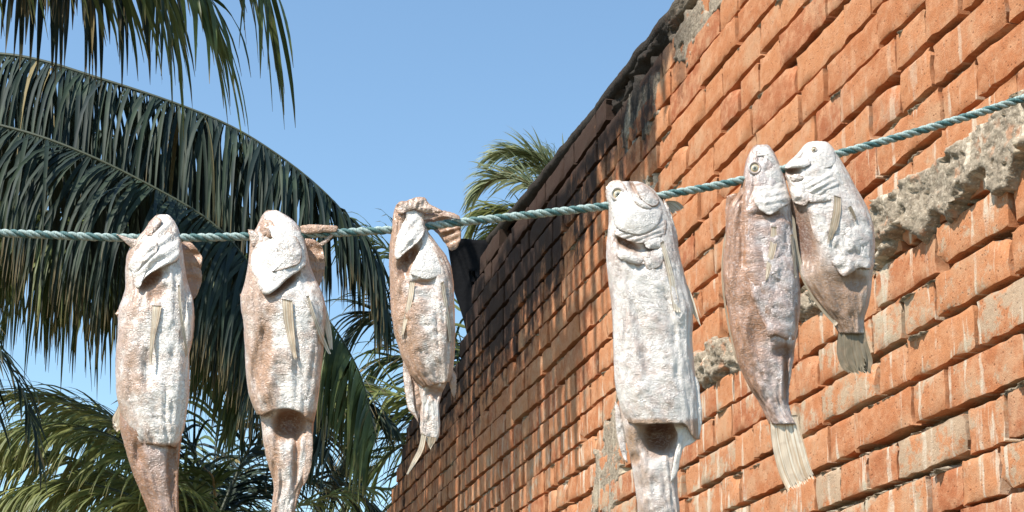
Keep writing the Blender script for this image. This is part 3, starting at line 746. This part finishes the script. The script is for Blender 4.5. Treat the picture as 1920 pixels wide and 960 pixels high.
    def fin(s, name, A_, B_, lift=6, brown=0.0, rays=9, ragged=6, flat=None, amp=1.0, dl=(0, 0), parent=None, label=None):
        """A_ and B_ are the two edges from root to tip; dl = extra lift at root and tip"""
        nr, nc = 26, rays*4+1; a = catmull(np.array(A_, float), nr); b = catmull(np.array(B_, float), nr); V_ = []; ra = []
        tipj = np.random.default_rng(s.seed+rays).uniform(-1, 1, nc)*ragged
        for side in (0, 1):
            for i in range(nr):
                t = i/(nr-1); k = np.linspace(0, 1, nc); q = a[i][None]*(1-k[:, None])+b[i][None]*k[:, None]
                dr = (a[-1]-a[-2])/np.linalg.norm(a[-1]-a[-2]+1e-9); q = q+dr[None]*(tipj*t**4)[:, None]
                kk = k+.035*np.sin(k*17+s.seed)+.02*np.sin(k*41+s.seed*2+t*3); wv = np.cos(kk*rays*2*math.pi)*(.55+.45*np.sin(kk*23+s.seed)); th = amp*t**.3
                base = s.surf(q[:, 0], q[:, 1]) if flat is None else np.full(nc, float(flat))
                d = base-lift-dl[0]*(1-t)-dl[1]*t+wv*th*.6+(fbm(q[:, 0]/7, q[:, 1]/60, s.seed+5)-.5)*3*t+(fbm(q[:, 0]/14, q[:, 1]/20, s.seed)-.5)*3+side*1.1
                V_.append(s.w(q[:, 0], q[:, 1], d)); ra.append(.5-.5*wv)
        V_ = np.concatenate(V_); m = nr*nc; f = []
        for sd in (0, 1): f += [tuple(x+sd*m for x in q) for q in grid_faces(nr, nc)]
        ring = [j for j in range(nc)]+[i*nc+nc-1 for i in range(1, nr)]+[(nr-1)*nc+j for j in range(nc-2, -1, -1)]+[i*nc for i in range(nr-2, 0, -1)]
        f += [(ring[k], ring[(k+1) % len(ring)], ring[(k+1) % len(ring)]+m, ring[k]+m) for k in range(len(ring))]
        o = mesh_obj(name, V_, f, M_FIN, parent or s.root, attrs={'brown': np.full(2*m, brown), 'ray': np.concatenate(ra)})
        if label: o['label'] = label
        return o
    def eye(s, x, y, r, lift=3, sy=1.0):
        def dome(name, rad, h, mat, l, parent, hole=0):
            n = 28; V_ = []; K = 8
            for k in range(K+1):
                t = k/K*math.pi/2; rr_ = rad*math.cos(t)+1e-3; a = np.arange(n)*2*math.pi/n
                d = s.surf(np.array([x]), np.array([y]))[0]-l-h*math.sin(t)
                V_.append(s.w(x+rr_*np.cos(a), y+rr_*sy*np.sin(a), np.full(n, d)+(0 if k else 4)))
            f = grid_faces(K+1, n, True)+[tuple(range(n)), tuple(range(K*n, K*n+n))[::-1]]
            return mesh_obj(name, np.concatenate(V_), f, mat, parent, attrs={'brown': np.zeros(n*(K+1)), 'dark': np.zeros(n*(K+1))})
        e = dome('eye', r, 3.0, ME[0], lift, s.root)
        # raised ring around the eye
        a = np.arange(40)*2*math.pi/40; d = s.surf(np.array([x]), np.array([y]))[0]-lift-1.5
        pth = s.w(x+r*1.15*np.cos(a), y+r*1.15*sy*np.sin(a), np.full(40, d)); pth = np.concatenate([pth, pth[:1]])
        v, f = tube(pth, r*.28*S, 8); mesh_obj('eye_rim', v, f, s.mat, e, attrs={'brown': np.full(len(v), .15), 'dark': np.zeros(len(v))})
        dome('iris', r*.62, 1.8, ME[1], lift+2.4, e); dome('pupil', r*.30, 1.2, ME[2], lift+3.7, e)

MF = (MF_W, MF_G, MF_D)
# ---- fish 1
f = Fish('leftmost dried fish, pale skin cut straight across above its narrow tanned tail', 305, 445, MF_W, 21)
f.loft('body', [(402, 297, 313), (406, 289, 320), (412, 284, 325), (422, 277, 331), (432, 271, 335), (445, 258, 339), (460, 246, 341), (480, 238, 344), (500, 236, 346), (520, 236, 349), (540, 236, 354), (560, 230, 361), (580, 222, 363), (600, 222, 363),
        (640, 220, 360), (665, 218, 354), (700, 217, 355), (740, 219, 354), (770, 226, 350), (800, 236, 345), (820, 246, 338), (835, 256, 331)],
       open_=True, hem=lambda U: 3*U, dents=[(283, 524, 26, 12, -35, 16, 1.2, .85), (296, 548, 22, 14, -40, 7, .7, .2), (346, 560, 9, 60, 8, 5, .3, .0), (278, 690, 12, 40, 0, 6, .3, 0), (322, 560, 26, 50, 0, 0, -.45, 0), (312, 700, 34, 110, 0, 0, -.28, 0)], lbrown=.45, basebrown=-.05, nseg=96)  # the long flat dent whitens the skin colour where the right half is sunlit
f.loft('tail_stalk', [(770, 224, 344), (800, 225, 342), (835, 233, 338), (870, 244, 335), (900, 254, 333), (930, 267, 333), (960, 278, 335), (1000, 288, 335), (1050, 294, 330)], depth=.42, yc=6, main=False, basebrown=.42, lbrown=.3, rbrown=.5, mat=MF_D,
       dents=[(322, 880, 9, 60, 0, 9, 1.0, .3), (262, 850, 9, 30, 0, 5, .3, 0)])
f.patch('gill_cover', [(300, 403), (318, 408), (331, 424), (338, 445), (339, 470), (332, 488), (312, 497), (296, 505), (278, 516), (266, 530), (260, 542), (252, 536), (250, 522), (247, 508), (240, 500), (250, 478), (266, 458), (282, 436), (288, 416)], lift=5, grad=(0, 7), bulge=5, brown=-.5, ridges=(55, 20, 1.6), rims=1.5, wr=1.0)
f.patch('cheek_fold', [(262, 470), (282, 452), (296, 456), (292, 476), (272, 496), (254, 512), (249, 500)], lift=11, bulge=4, brown=-.2, ridges=(50, 13, .8), edgeb=.3)
f.patch('jaw', [(273, 432), (280, 416), (294, 407), (303, 414), (296, 428), (286, 440), (275, 441)], lift=7, bulge=5, brown=.45, wr=1.4)
f.patch('far_gill_cover', [(340, 452), (357, 454), (370, 468), (379, 484), (377, 505), (379, 522), (373, 545), (362, 562), (353, 545), (347, 510), (342, 480)], flat=30, lift=0, grad=(-8, 0), bulge=-4, brown=.95, ridges=(90, 24, 1.6), label='brown inner face of the other gill cover, bent outwards')
f.patch('snout_spine', [(218, 439), (246, 447), (272, 452), (268, 462), (250, 466), (236, 456)], lift=6, flat=-8, bulge=2, brown=.3)
f.fin('pectoral_fin', [(285, 572), (284, 600), (281, 640), (280, 680)], [(303, 573), (298, 600), (290, 635), (284, 682)], lift=5, rays=5, dl=(0, 3))
f.patch('belly_flap', [(337, 530), (350, 540), (362, 566), (365, 600), (361, 640), (352, 668), (346, 650), (340, 610), (335, 570)], flat=2, lift=0, bulge=3, brown=.55, ridges=(0, 14, .8))
f.fin('pelvic_fin', [(333, 535), (336, 580), (342, 625), (350, 668)], [(337, 533), (341, 580), (348, 625), (352, 666)], lift=9, rays=2, ragged=1)
f.patch('dorsal_spine', [(216, 588), (224, 578), (232, 576), (230, 600), (224, 600)], flat=4, lift=0, bulge=2, brown=.5)
f.fin('dorsal_fin', [(224, 740), (222, 760), (212, 780), (210, 790)], [(226, 760), (228, 790), (222, 810), (214, 800)], flat=10, rays=5, brown=.2)
f.fin('tail_fin', [(296, 1035), (286, 1080), (270, 1130)], [(328, 1035), (338, 1080), (350, 1130)], flat=4, rays=12)
# ---- fish 2
f = Fish('second dried fish from the left, round brown hole under the belly skin', 515, 443, MF_W, 34)
f.loft('body', [(394, 503, 518), (398, 496, 525), (404, 491, 538), (412, 488, 548), (422, 484, 558), (434, 477, 564), (446, 471, 568), (460, 469, 573), (480, 467, 577), (500, 465, 582), (520, 461, 590), (540, 456, 600), (556, 451, 606), (580, 453, 611),
        (600, 457, 611), (620, 459, 608), (660, 460, 606), (700, 461, 601), (740, 467, 596), (760, 474, 592), (778, 482, 588)],
       open_=True, hem=lambda U: np.where(np.abs(U+.05) < .75, -12*(1-(np.abs(U+.05)/.75)**2), 0)+14*sm(U, .5, 1), dents=[(530, 532, 34, 12, -33, 14, 1.0, .7), (492, 660, 16, 60, 10, 9, .75, .05), (500, 428, 12, 9, 0, 8, 1.0, .5), (556, 680, 5, 60, 0, 5, .2, 0), (580, 520, 12, 26, 20, 5, .1, 0), (565, 570, 34, 44, 0, 0, -.5, 0), (545, 700, 30, 90, 0, 0, -.25, 0)], lbrown=.45, rbrown=.25, nseg=96)
f.loft('tail_stalk', [(745, 478, 592), (785, 489, 588), (830, 494, 585), (860, 501, 584), (880, 507, 581), (900, 512, 573), (920, 514, 562), (940, 511, 556), (960, 508, 551), (1000, 506, 545), (1040, 506, 540)], depth=.42, yc=5, main=False, basebrown=.02, lbrown=.5, rbrown=.8,
       dents=[(543, 795, 28, 28, 0, 34, 1.3, .95), (555, 860, 7, 60, 3, 10, .9, .2), (518, 850, 6, 60, 5, 4, .6, 0)])
f.patch('gill_cover', [(493, 402), (510, 395), (530, 403), (552, 417), (567, 440), (576, 470), (575, 494), (560, 508), (540, 522), (516, 544), (498, 553), (487, 541), (478, 520), (472, 505), (471, 480), (482, 458), (504, 450), (518, 440), (510, 425)], lift=6, grad=(0, 7), bulge=6, brown=-.55, ridges=(140, 34, 1.4), rims=1.4)
f.patch('cheek_fold', [(540, 440), (556, 445), (566, 470), (562, 492), (540, 502), (510, 510), (520, 498), (545, 486), (550, 465)], lift=12, grad=(0, 7), bulge=3, brown=-.1, ridges=(140, 12, .8))
f.patch('jaw', [(488, 418), (500, 410), (516, 420), (520, 436), (508, 446), (494, 440), (489, 430)], lift=3, bulge=4, brown=.75, wr=1.6, dark=.05)
f.patch('snout_spine', [(465, 430), (475, 432), (490, 444), (496, 456), (480, 462), (470, 456)], flat=-14, lift=4, bulge=2, brown=.35)
f.patch('far_gill_cover', [(572, 446), (590, 450), (603, 462), (609, 485), (608, 510), (600, 534), (594, 540), (586, 515), (578, 485)], flat=28, lift=0, bulge=-3, brown=.95, ridges=(90, 24, 1.4), label='brown inner face of the other gill cover, bent outwards')
f.patch('skin_strip', [(563, 424), (580, 421), (610, 422), (632, 424), (630, 434), (605, 436), (580, 438), (566, 436)], flat=-2, lift=9, bulge=2, brown=1.0, wr=.8, label='leathery brown strip lying over the rope')
f.patch('skin_strip', [(630, 430), (622, 446), (606, 460), (597, 458), (612, 446), (624, 432)], flat=4, lift=8, bulge=1, brown=.5, wr=.5)
f.fin('pectoral_fin', [(529, 560), (532, 600), (540, 635), (551, 672)], [(548, 564), (550, 600), (553, 635), (557, 670)], lift=5, rays=4)
f.fin('pelvic_fin', [(574, 556), (588, 600), (602, 640), (616, 664)], [(579, 554), (594, 598), (610, 636), (620, 662)], lift=8, rays=2, ragged=2, dl=(0, 6))
f.fin('pelvic_fin', [(598, 560), (606, 600), (612, 630), (618, 655)], [(606, 558), (617, 595), (623, 630), (624, 655)], flat=4, rays=3, ragged=2)
f.patch('belly_flap', [(576, 800), (586, 815), (585, 860), (580, 888), (570, 910), (568, 890), (574, 860), (573, 830)], flat=-8, lift=2, bulge=2, brown=.5)
f.patch('dorsal_spine', [(450, 552), (458, 548), (463, 566), (460, 584), (453, 575)], flat=3, lift=0, bulge=2, brown=.75)
f.fin('tail_fin', [(506, 1020), (496, 1070), (480, 1110)], [(542, 1020), (550, 1070), (566, 1110)], flat=4, rays=12)
# ---- fish 3
f = Fish('third dried fish from the left, smallest of the left three with a ragged orange head', 790, 431, MF_W, 47)
f.loft('body', [(377, 752, 790), (381, 746, 797), (388, 741, 800), (400, 738, 800), (420, 736, 798), (436, 735, 803), (450, 733, 813), (465, 732, 824), (480, 731, 836), (500, 731, 845), (540, 732, 850), (580, 734, 852), (620, 738, 852), (640, 744, 852),
        (670, 754, 851), (695, 768, 849), (712, 782, 846), (722, 792, 842)],
       open_=True, hem=lambda U: -6*U, inner=50, dents=[(768, 482, 22, 12, -48, 15, 1.2, .85), (756, 505, 14, 16, 0, 8, 1.0, .5), (786, 530, 22, 7, 0, 6, .9, .3), (748, 400, 10, 12, 0, 5, .9, 0), (810, 560, 50, 60, 0, 0, -.1, 0), (800, 700, 36, 30, 0, 0, .35, 0)], lbrown=.8, rbrown=.3, basebrown=.12, wr=1.15, nseg=96)
f.loft('tail_stalk', [(690, 770, 845), (715, 783, 838), (735, 788, 828), (755, 790, 823), (780, 789, 824), (800, 788, 825), (815, 790, 824), (828, 794, 818)], depth=.42, yc=2, main=False, basebrown=-.05, lbrown=.2, rbrown=.3,
       dents=[(815, 735, 16, 12, 0, 6, 1.0, .3)])
f.patch('gill_cover', [(760, 388), (774, 392), (786, 402), (795, 416), (797, 432), (788, 450), (772, 464), (758, 476), (746, 486), (740, 480), (740, 464), (746, 440), (755, 420), (762, 405)], lift=7, grad=(5, 7), bulge=5, brown=-.3, ridges=(40, 18, 1.0), rims=1.2)
f.patch('gill_membrane', [(797, 428), (806, 442), (820, 468), (833, 496), (828, 514), (814, 521), (799, 524), (782, 519), (769, 512), (776, 492), (787, 470), (794, 450)], lift=1.5, bulge=2, brown=-.6, wr=.5, edgeb=.1, label='smooth white throat skin')
f.patch('upper_jaw', [(740, 392), (746, 381), (764, 376), (779, 370), (797, 371), (804, 381), (822, 391), (830, 398), (800, 400), (775, 392), (760, 394), (750, 402)], lift=8, flat=-14, bulge=5, brown=.5, wr=1.8, ridges=(10, 9, .8))
f.patch('far_gill_cover', [(786, 408), (805, 402), (830, 397), (850, 400), (862, 409), (864, 430), (864, 448), (857, 464), (845, 470), (834, 456), (822, 440), (806, 426)], flat=22, lift=0, grad=(0, -10), bulge=-6, brown=.95, ridges=(70, 14, 1.6), dark=.12, label='brown bent gill cover hanging on the rope')
f.patch('skin_strip', [(788, 406), (808, 398), (832, 395), (856, 402), (863, 411), (850, 408), (828, 404), (808, 408), (794, 413)], flat=0, lift=10, bulge=3, brown=.55, wr=.8)
f.patch('eye_socket', [(742, 400), (752, 396), (760, 408), (758, 424), (748, 430), (740, 418)], lift=3, bulge=2, brown=.8, wr=1.6)
f.fin('pectoral_fin', [(768, 526), (764, 560), (758, 590), (752, 625)], [(778, 528), (774, 560), (766, 592), (757, 630)], lift=5, rays=3)
f.fin('pelvic_fin', [(826, 530), (833, 575), (838, 610), (842, 640)], [(832, 528), (840, 575), (845, 610), (847, 640)], lift=5, rays=2, ragged=2)
f.patch('belly_flap', [(755, 672), (763, 684), (770, 705), (775, 735), (778, 770), (785, 792), (776, 780), (766, 768), (760, 740), (756, 705)], flat=-4, lift=0, bulge=3, brown=.15)
f.patch('belly_flap', [(846, 690), (855, 702), (856, 725), (852, 746), (846, 735), (842, 712)], flat=4, lift=0, bulge=2, brown=.6)
f.patch('belly_flap', [(770, 700), (782, 706), (790, 730), (790, 760), (782, 790), (776, 760), (772, 730)], flat=2, lift=0, bulge=2, brown=.7)
f.fin('tail_fin', [(790, 812), (784, 840), (772, 865), (762, 888)], [(799, 816), (794, 842), (780, 868), (765, 890)], flat=-3, rays=3, ragged=2, label='single long pale fin ray strand')
f.fin('tail_fin', [(799, 818), (800, 826), (803, 835)], [(818, 820), (814, 832), (807, 842)], flat=0, rays=4, ragged=4, brown=.5)
# ---- fish 4
f = Fish('largest silvery fish, ringed eye at its top and an open brown belly cavity', 1190, 376, MF_G, 58)
f.loft('body', [(340, 1152, 1196), (343, 1147, 1204), (350, 1142, 1220), (360, 1138, 1230), (372, 1138, 1239), (386, 1141, 1247), (400, 1142, 1254), (420, 1142, 1263), (450, 1139, 1269), (480, 1137, 1274), (500, 1139, 1279), (530, 1143, 1286), (560, 1147, 1294),
        (580, 1149, 1299), (600, 1150, 1299), (640, 1150, 1298), (680, 1151, 1300), (710, 1153, 1304), (740, 1158, 1309), (765, 1165, 1311), (790, 1176, 1312)],
       open_=True, hem=lambda U: 4+30*sm(U, .55, .95), dents=[(1178, 459, 26, 9, 28, 14, 1.2, .85), (1222, 462, 18, 9, -20, 9, .3, .3), (1186, 350, 5, 14, -25, 12, 1.0, .6), (1146, 560, 8, 40, 0, 4, .3, 0), (1205, 640, 12, 80, -10, 6, .1, 0), (1255, 600, 9, 70, -12, 5, .1, 0), (1285, 660, 26, 150, 0, 0, -.6, 0), (1225, 545, 50, 40, 0, 0, -.35, 0)], lbrown=.15, rbrown=.1, basebrown=-.08, nseg=100)
f.loft('tail_stalk', [(755, 1160, 1300), (800, 1168, 1292), (830, 1175, 1280), (850, 1181, 1272), (880, 1186, 1270), (910, 1190, 1270), (940, 1195, 1272), (960, 1197, 1274), (1010, 1203, 1268), (1060, 1208, 1262)], depth=.42, yc=6, main=False, basebrown=-.05, lbrown=.35, rbrown=.15,
       dents=[(1237, 816, 31, 34, 10, 42, 1.3, 1.0), (1190, 820, 16, 30, 0, 0, .55, 0), (1190, 860, 9, 10, 0, 4, 1.0, .2)])
f.patch('gill_cover', [(1168, 352), (1182, 362), (1200, 374), (1222, 384), (1240, 392), (1240, 408), (1229, 427), (1203, 440), (1176, 437), (1156, 426), (1147, 402), (1145, 380), (1150, 366)], lift=5, grad=(0, 5), bulge=9, brown=-.9, wr=.45, rims=.6, edgeb=.5)
f.patch('gill_cover', [(1150, 428), (1175, 440), (1205, 444), (1232, 432), (1246, 404), (1250, 418), (1246, 440), (1222, 452), (1195, 456), (1170, 448), (1152, 440)], lift=3, grad=(0, 5), bulge=4, brown=.05, ridges=(70, 10, .8))
f.patch('lip', [(1190, 345), (1203, 344), (1218, 352), (1232, 368), (1236, 382), (1226, 388), (1212, 382), (1200, 370), (1192, 356)], lift=8, bulge=6, brown=.05, rims=2, edgeb=.8)
f.patch('lip', [(1187, 360), (1200, 372), (1215, 384), (1222, 390), (1210, 392), (1196, 386), (1188, 374)], lift=10, bulge=4, brown=-.1, edgeb=.5)
f.patch('throat_flap', [(1152, 470), (1170, 468), (1190, 478), (1206, 486), (1200, 496), (1180, 492), (1160, 484)], lift=5, bulge=4, brown=-.2, wr=.8)
f.patch('throat_flap', [(1205, 450), (1232, 444), (1242, 452), (1238, 464), (1215, 466)], lift=4, bulge=3, brown=-.3, wr=.7)
f.patch('throat_flap', [(1204, 480), (1222, 470), (1244, 460), (1250, 476), (1236, 500), (1214, 504)], lift=3, bulge=3, brown=-.1, wr=1.0)
f.patch('cheek_fold', [(1244, 372), (1254, 388), (1262, 412), (1270, 440), (1271, 470), (1264, 478), (1254, 450), (1250, 420), (1246, 396)], lift=6, flat=0, bulge=3, brown=.1, edgeb=.6)
f.eye(1158, 364, 10, lift=4)
f.patch('eye_socket', [(1136, 350), (1146, 340), (1162, 338), (1172, 348), (1176, 362), (1170, 380), (1156, 388), (1142, 384), (1136, 368)], lift=1, bulge=3, brown=.05, wr=.8, edgeb=.6)
f.fin('pectoral_fin', [(1238, 455), (1246, 490), (1254, 530), (1262, 580)], [(1244, 452), (1256, 490), (1266, 530), (1276, 585)], lift=5, rays=3, ragged=3)
f.fin('pelvic_fin', [(1254, 462), (1270, 520), (1290, 570), (1310, 606)], [(1262, 460), (1280, 515), (1300, 560), (1314, 612)], lift=6, flat=0, rays=4, ragged=4)
f.fin('dorsal_fin', [(1242, 380), (1250, 390), (1262, 402)], [(1254, 376), (1270, 378), (1283, 388)], flat=14, rays=6, brown=.35, ragged=3)
f.patch('belly_flap', [(1276, 700), (1306, 708), (1314, 750), (1316, 790), (1310, 820), (1296, 833), (1283, 838), (1276, 860), (1270, 885), (1258, 905), (1262, 870), (1268, 838), (1270, 815), (1262, 790), (1262, 750)], lift=4, flat=-8, bulge=5, brown=-.9, wr=.9, edgeb=.2, label='white torn belly skin hanging past the hem')
f.patch('belly_flap', [(1153, 752), (1161, 764), (1168, 800), (1174, 842), (1176, 868), (1164, 846), (1156, 810), (1153, 775)], flat=0, lift=2, bulge=2, brown=-.1)
f.fin('tail_fin', [(1208, 1045), (1196, 1100), (1184, 1150)], [(1264, 1045), (1276, 1100), (1290, 1150)], flat=4, rays=14)
# ---- fish 5
f = Fish('long tanned fish with an open eye at its top and pale fanned tail rays', 1432, 328, MF_D, 66)
f.loft('body', [(271, 1420, 1438), (274, 1414, 1443), (280, 1408, 1448), (292, 1403, 1454), (306, 1399, 1460), (322, 1396, 1466), (340, 1392, 1473), (358, 1388, 1478), (370, 1378, 1481), (384, 1368, 1483), (400, 1364, 1482), (420, 1362, 1487), (450, 1360, 1491),
        (480, 1357, 1495), (520, 1356, 1498), (545, 1358, 1500), (570, 1363, 1499), (600, 1369, 1497), (625, 1372, 1494), (650, 1377, 1489), (680, 1384, 1486), (705, 1394, 1483), (730, 1407, 1479), (755, 1424, 1477), (775, 1434, 1482), (795, 1443, 1492)],
       dents=[(1434, 280, 12, 4, 45, 5, .6, .6), (1440, 405, 30, 8, 0, 5, .5, .3), (1382, 480, 20, 90, 0, 5, .55, 0), (1392, 400, 5, 90, 0, 6, .5, .1), (1470, 660, 22, 14, 0, 8, .7, .5), (1474, 700, 5, 50, 0, 9, .8, .3), (1420, 600, 20, 60, -10, 3, .7, .1), (1480, 470, 16, 80, 0, 0, -.5, 0), (1415, 315, 30, 40, 0, 0, -.5, 0), (1450, 345, 40, 40, 0, 0, -.4, 0)],
       basebrown=.18, lbrown=.5, wr=1.1, nseg=100, depth=.45)
f.patch('belly_skin', [(1398, 396), (1430, 404), (1462, 400), (1480, 405), (1489, 450), (1495, 520), (1498, 560), (1495, 600), (1495, 634), (1475, 637), (1455, 628), (1440, 632), (1434, 610), (1418, 580), (1408, 550), (1402, 500), (1396, 440)], lift=1.5, grad=(0, 2.2), bulge=2, brown=.12, wr=1.7, ring=30, per=120, edgeb=.6)
f.patch('gill_cover', [(1414, 350), (1432, 342), (1455, 336), (1470, 345), (1478, 362), (1485, 378), (1472, 386), (1456, 397), (1443, 403), (1428, 396), (1417, 384), (1411, 368)], lift=4, grad=(0, 8), bulge=5, brown=-.3, wr=1.0, mat=MF_G, rims=1.2, ridges=(80, 14, .8))
f.patch('cheek', [(1424, 330), (1440, 312), (1456, 306), (1466, 322), (1468, 340), (1450, 346), (1430, 346)], lift=3, bulge=4, brown=-.4, wr=.8, mat=MF_G, edgeb=.1)
f.patch('upper_jaw', [(1410, 284), (1420, 273), (1434, 272), (1446, 282), (1456, 298), (1460, 310), (1446, 306), (1430, 294), (1418, 292)], lift=3, bulge=3, brown=-.2, wr=.8, mat=MF_G, ridges=(130, 8, .8))
f.eye(1415, 315, 9, lift=4)
f.patch('back_strip', [(1362, 368), (1380, 362), (1392, 372), (1394, 400), (1388, 430), (1376, 440), (1364, 430), (1360, 400)], flat=2, lift=2, bulge=4, brown=.95, wr=1.8)
f.fin('pectoral_fin', [(1446, 424), (1443, 460), (1438, 490), (1435, 524)], [(1457, 426), (1456, 460), (1448, 492), (1439, 526)], lift=5, rays=4)
f.fin('pelvic_fin', [(1482, 440), (1486, 480), (1490, 520)], [(1487, 440), (1492, 480), (1494, 520)], lift=5, rays=2, ragged=1)
f.fin('dorsal_fin', [(1366, 420), (1360, 480), (1358, 540), (1370, 620), (1385, 680)], [(1358, 440), (1353, 490), (1354, 540), (1364, 610), (1380, 680)], flat=4, rays=3, ragged=1, brown=.3)
f.fin('tail_fin', [(1443, 780), (1446, 820), (1452, 855), (1462, 890), (1475, 918)], [(1494, 778), (1502, 810), (1510, 840), (1517, 868), (1526, 892)], flat=0, rays=12, ragged=8, amp=1.4)
# ---- fish 6
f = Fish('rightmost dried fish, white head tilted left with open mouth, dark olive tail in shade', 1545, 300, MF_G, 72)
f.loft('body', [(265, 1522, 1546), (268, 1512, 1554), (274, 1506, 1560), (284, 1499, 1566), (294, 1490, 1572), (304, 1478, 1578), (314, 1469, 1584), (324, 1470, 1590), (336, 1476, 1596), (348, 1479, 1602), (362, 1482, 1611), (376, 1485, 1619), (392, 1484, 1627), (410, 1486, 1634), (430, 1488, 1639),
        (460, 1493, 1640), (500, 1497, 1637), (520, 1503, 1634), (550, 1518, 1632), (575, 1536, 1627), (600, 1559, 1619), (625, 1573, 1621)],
       dents=[(1484, 321, 16, 7, 0, 12, .8, .8), (1526, 280, 6, 4, 0, 3, .2, .3), (1504, 440, 24, 66, -15, 18, 1.1, .85), (1600, 530, 26, 18, 0, 7, .9, .4), (1500, 300, 16, 9, 0, 0, .5, 0), (1565, 570, 60, 75, 0, 0, 1.1, .35), (1575, 440, 60, 60, 0, 0, -.3, 0), (1540, 330, 60, 50, 0, 0, -.4, 0)],  # lower left: cavity brown, with its shade put into the dark values
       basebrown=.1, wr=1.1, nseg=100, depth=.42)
f.patch('belly_skin', [(1516, 388), (1540, 384), (1565, 378), (1600, 380), (1620, 390), (1636, 424), (1640, 460), (1637, 502), (1612, 502), (1596, 512), (1580, 518), (1566, 500), (1542, 468), (1526, 440), (1518, 412)], lift=3, grad=(2, 5), bulge=3, brown=-.1, wr=1.7, ring=26, per=110)
f.patch('gill_cover', [(1500, 330), (1530, 330), (1558, 320), (1572, 336), (1574, 350), (1556, 362), (1540, 368), (1520, 362), (1506, 352)], lift=3, grad=(0, 6), bulge=5, brown=-.4, wr=1.0, ridges=(60, 11, .9))
f.patch('gill_cover', [(1478, 336), (1500, 334), (1512, 346), (1520, 364), (1512, 384), (1498, 384), (1486, 376), (1480, 356)], lift=4, grad=(0, 6), bulge=4, brown=-.05, wr=1.6)
f.patch('throat_flap', [(1516, 362), (1536, 366), (1560, 360), (1570, 366), (1556, 376), (1534, 380), (1518, 378)], lift=5, bulge=4, brown=-.2, wr=1.6)
f.patch('upper_jaw', [(1468, 316), (1480, 306), (1494, 298), (1512, 296), (1520, 306), (1508, 314), (1490, 315)], lift=4, bulge=4, brown=-.35, wr=.8)
f.patch('lower_jaw', [(1480, 331), (1494, 326), (1506, 332), (1500, 340), (1486, 340)], lift=5, bulge=3, brown=.1)
f.patch('skull', [(1506, 280), (1516, 267), (1540, 265), (1556, 272), (1566, 290), (1564, 308), (1545, 316), (1524, 310), (1510, 298)], lift=2, bulge=5, brown=-.6, wr=.7, edgeb=.0)
f.eye(1526, 280, 4, lift=7)
f.fin('pectoral_fin', [(1564, 366), (1562, 395), (1556, 425), (1552, 450)], [(1577, 370), (1576, 400), (1570, 428), (1560, 452)], lift=7, rays=4, brown=.45)
f.fin('pelvic_fin', [(1590, 388), (1596, 398), (1602, 410)], [(1596, 386), (1602, 398), (1606, 412)], lift=7, rays=2, ragged=1, brown=.8)
f.fin('dorsal_fin', [(1484, 400), (1490, 470), (1502, 520), (1530, 570), (1566, 612)], [(1490, 410), (1498, 470), (1512, 515), (1540, 560), (1574, 600)], flat=-4, rays=3, ragged=1, brown=.55)
f.fin('tail_fin', [(1573, 612), (1570, 640), (1570, 665), (1578, 688), (1590, 700)], [(1621, 612), (1626, 640), (1632, 660), (1636, 678), (1630, 696)], flat=2, rays=11, ragged=8, brown=.88, amp=1.4)
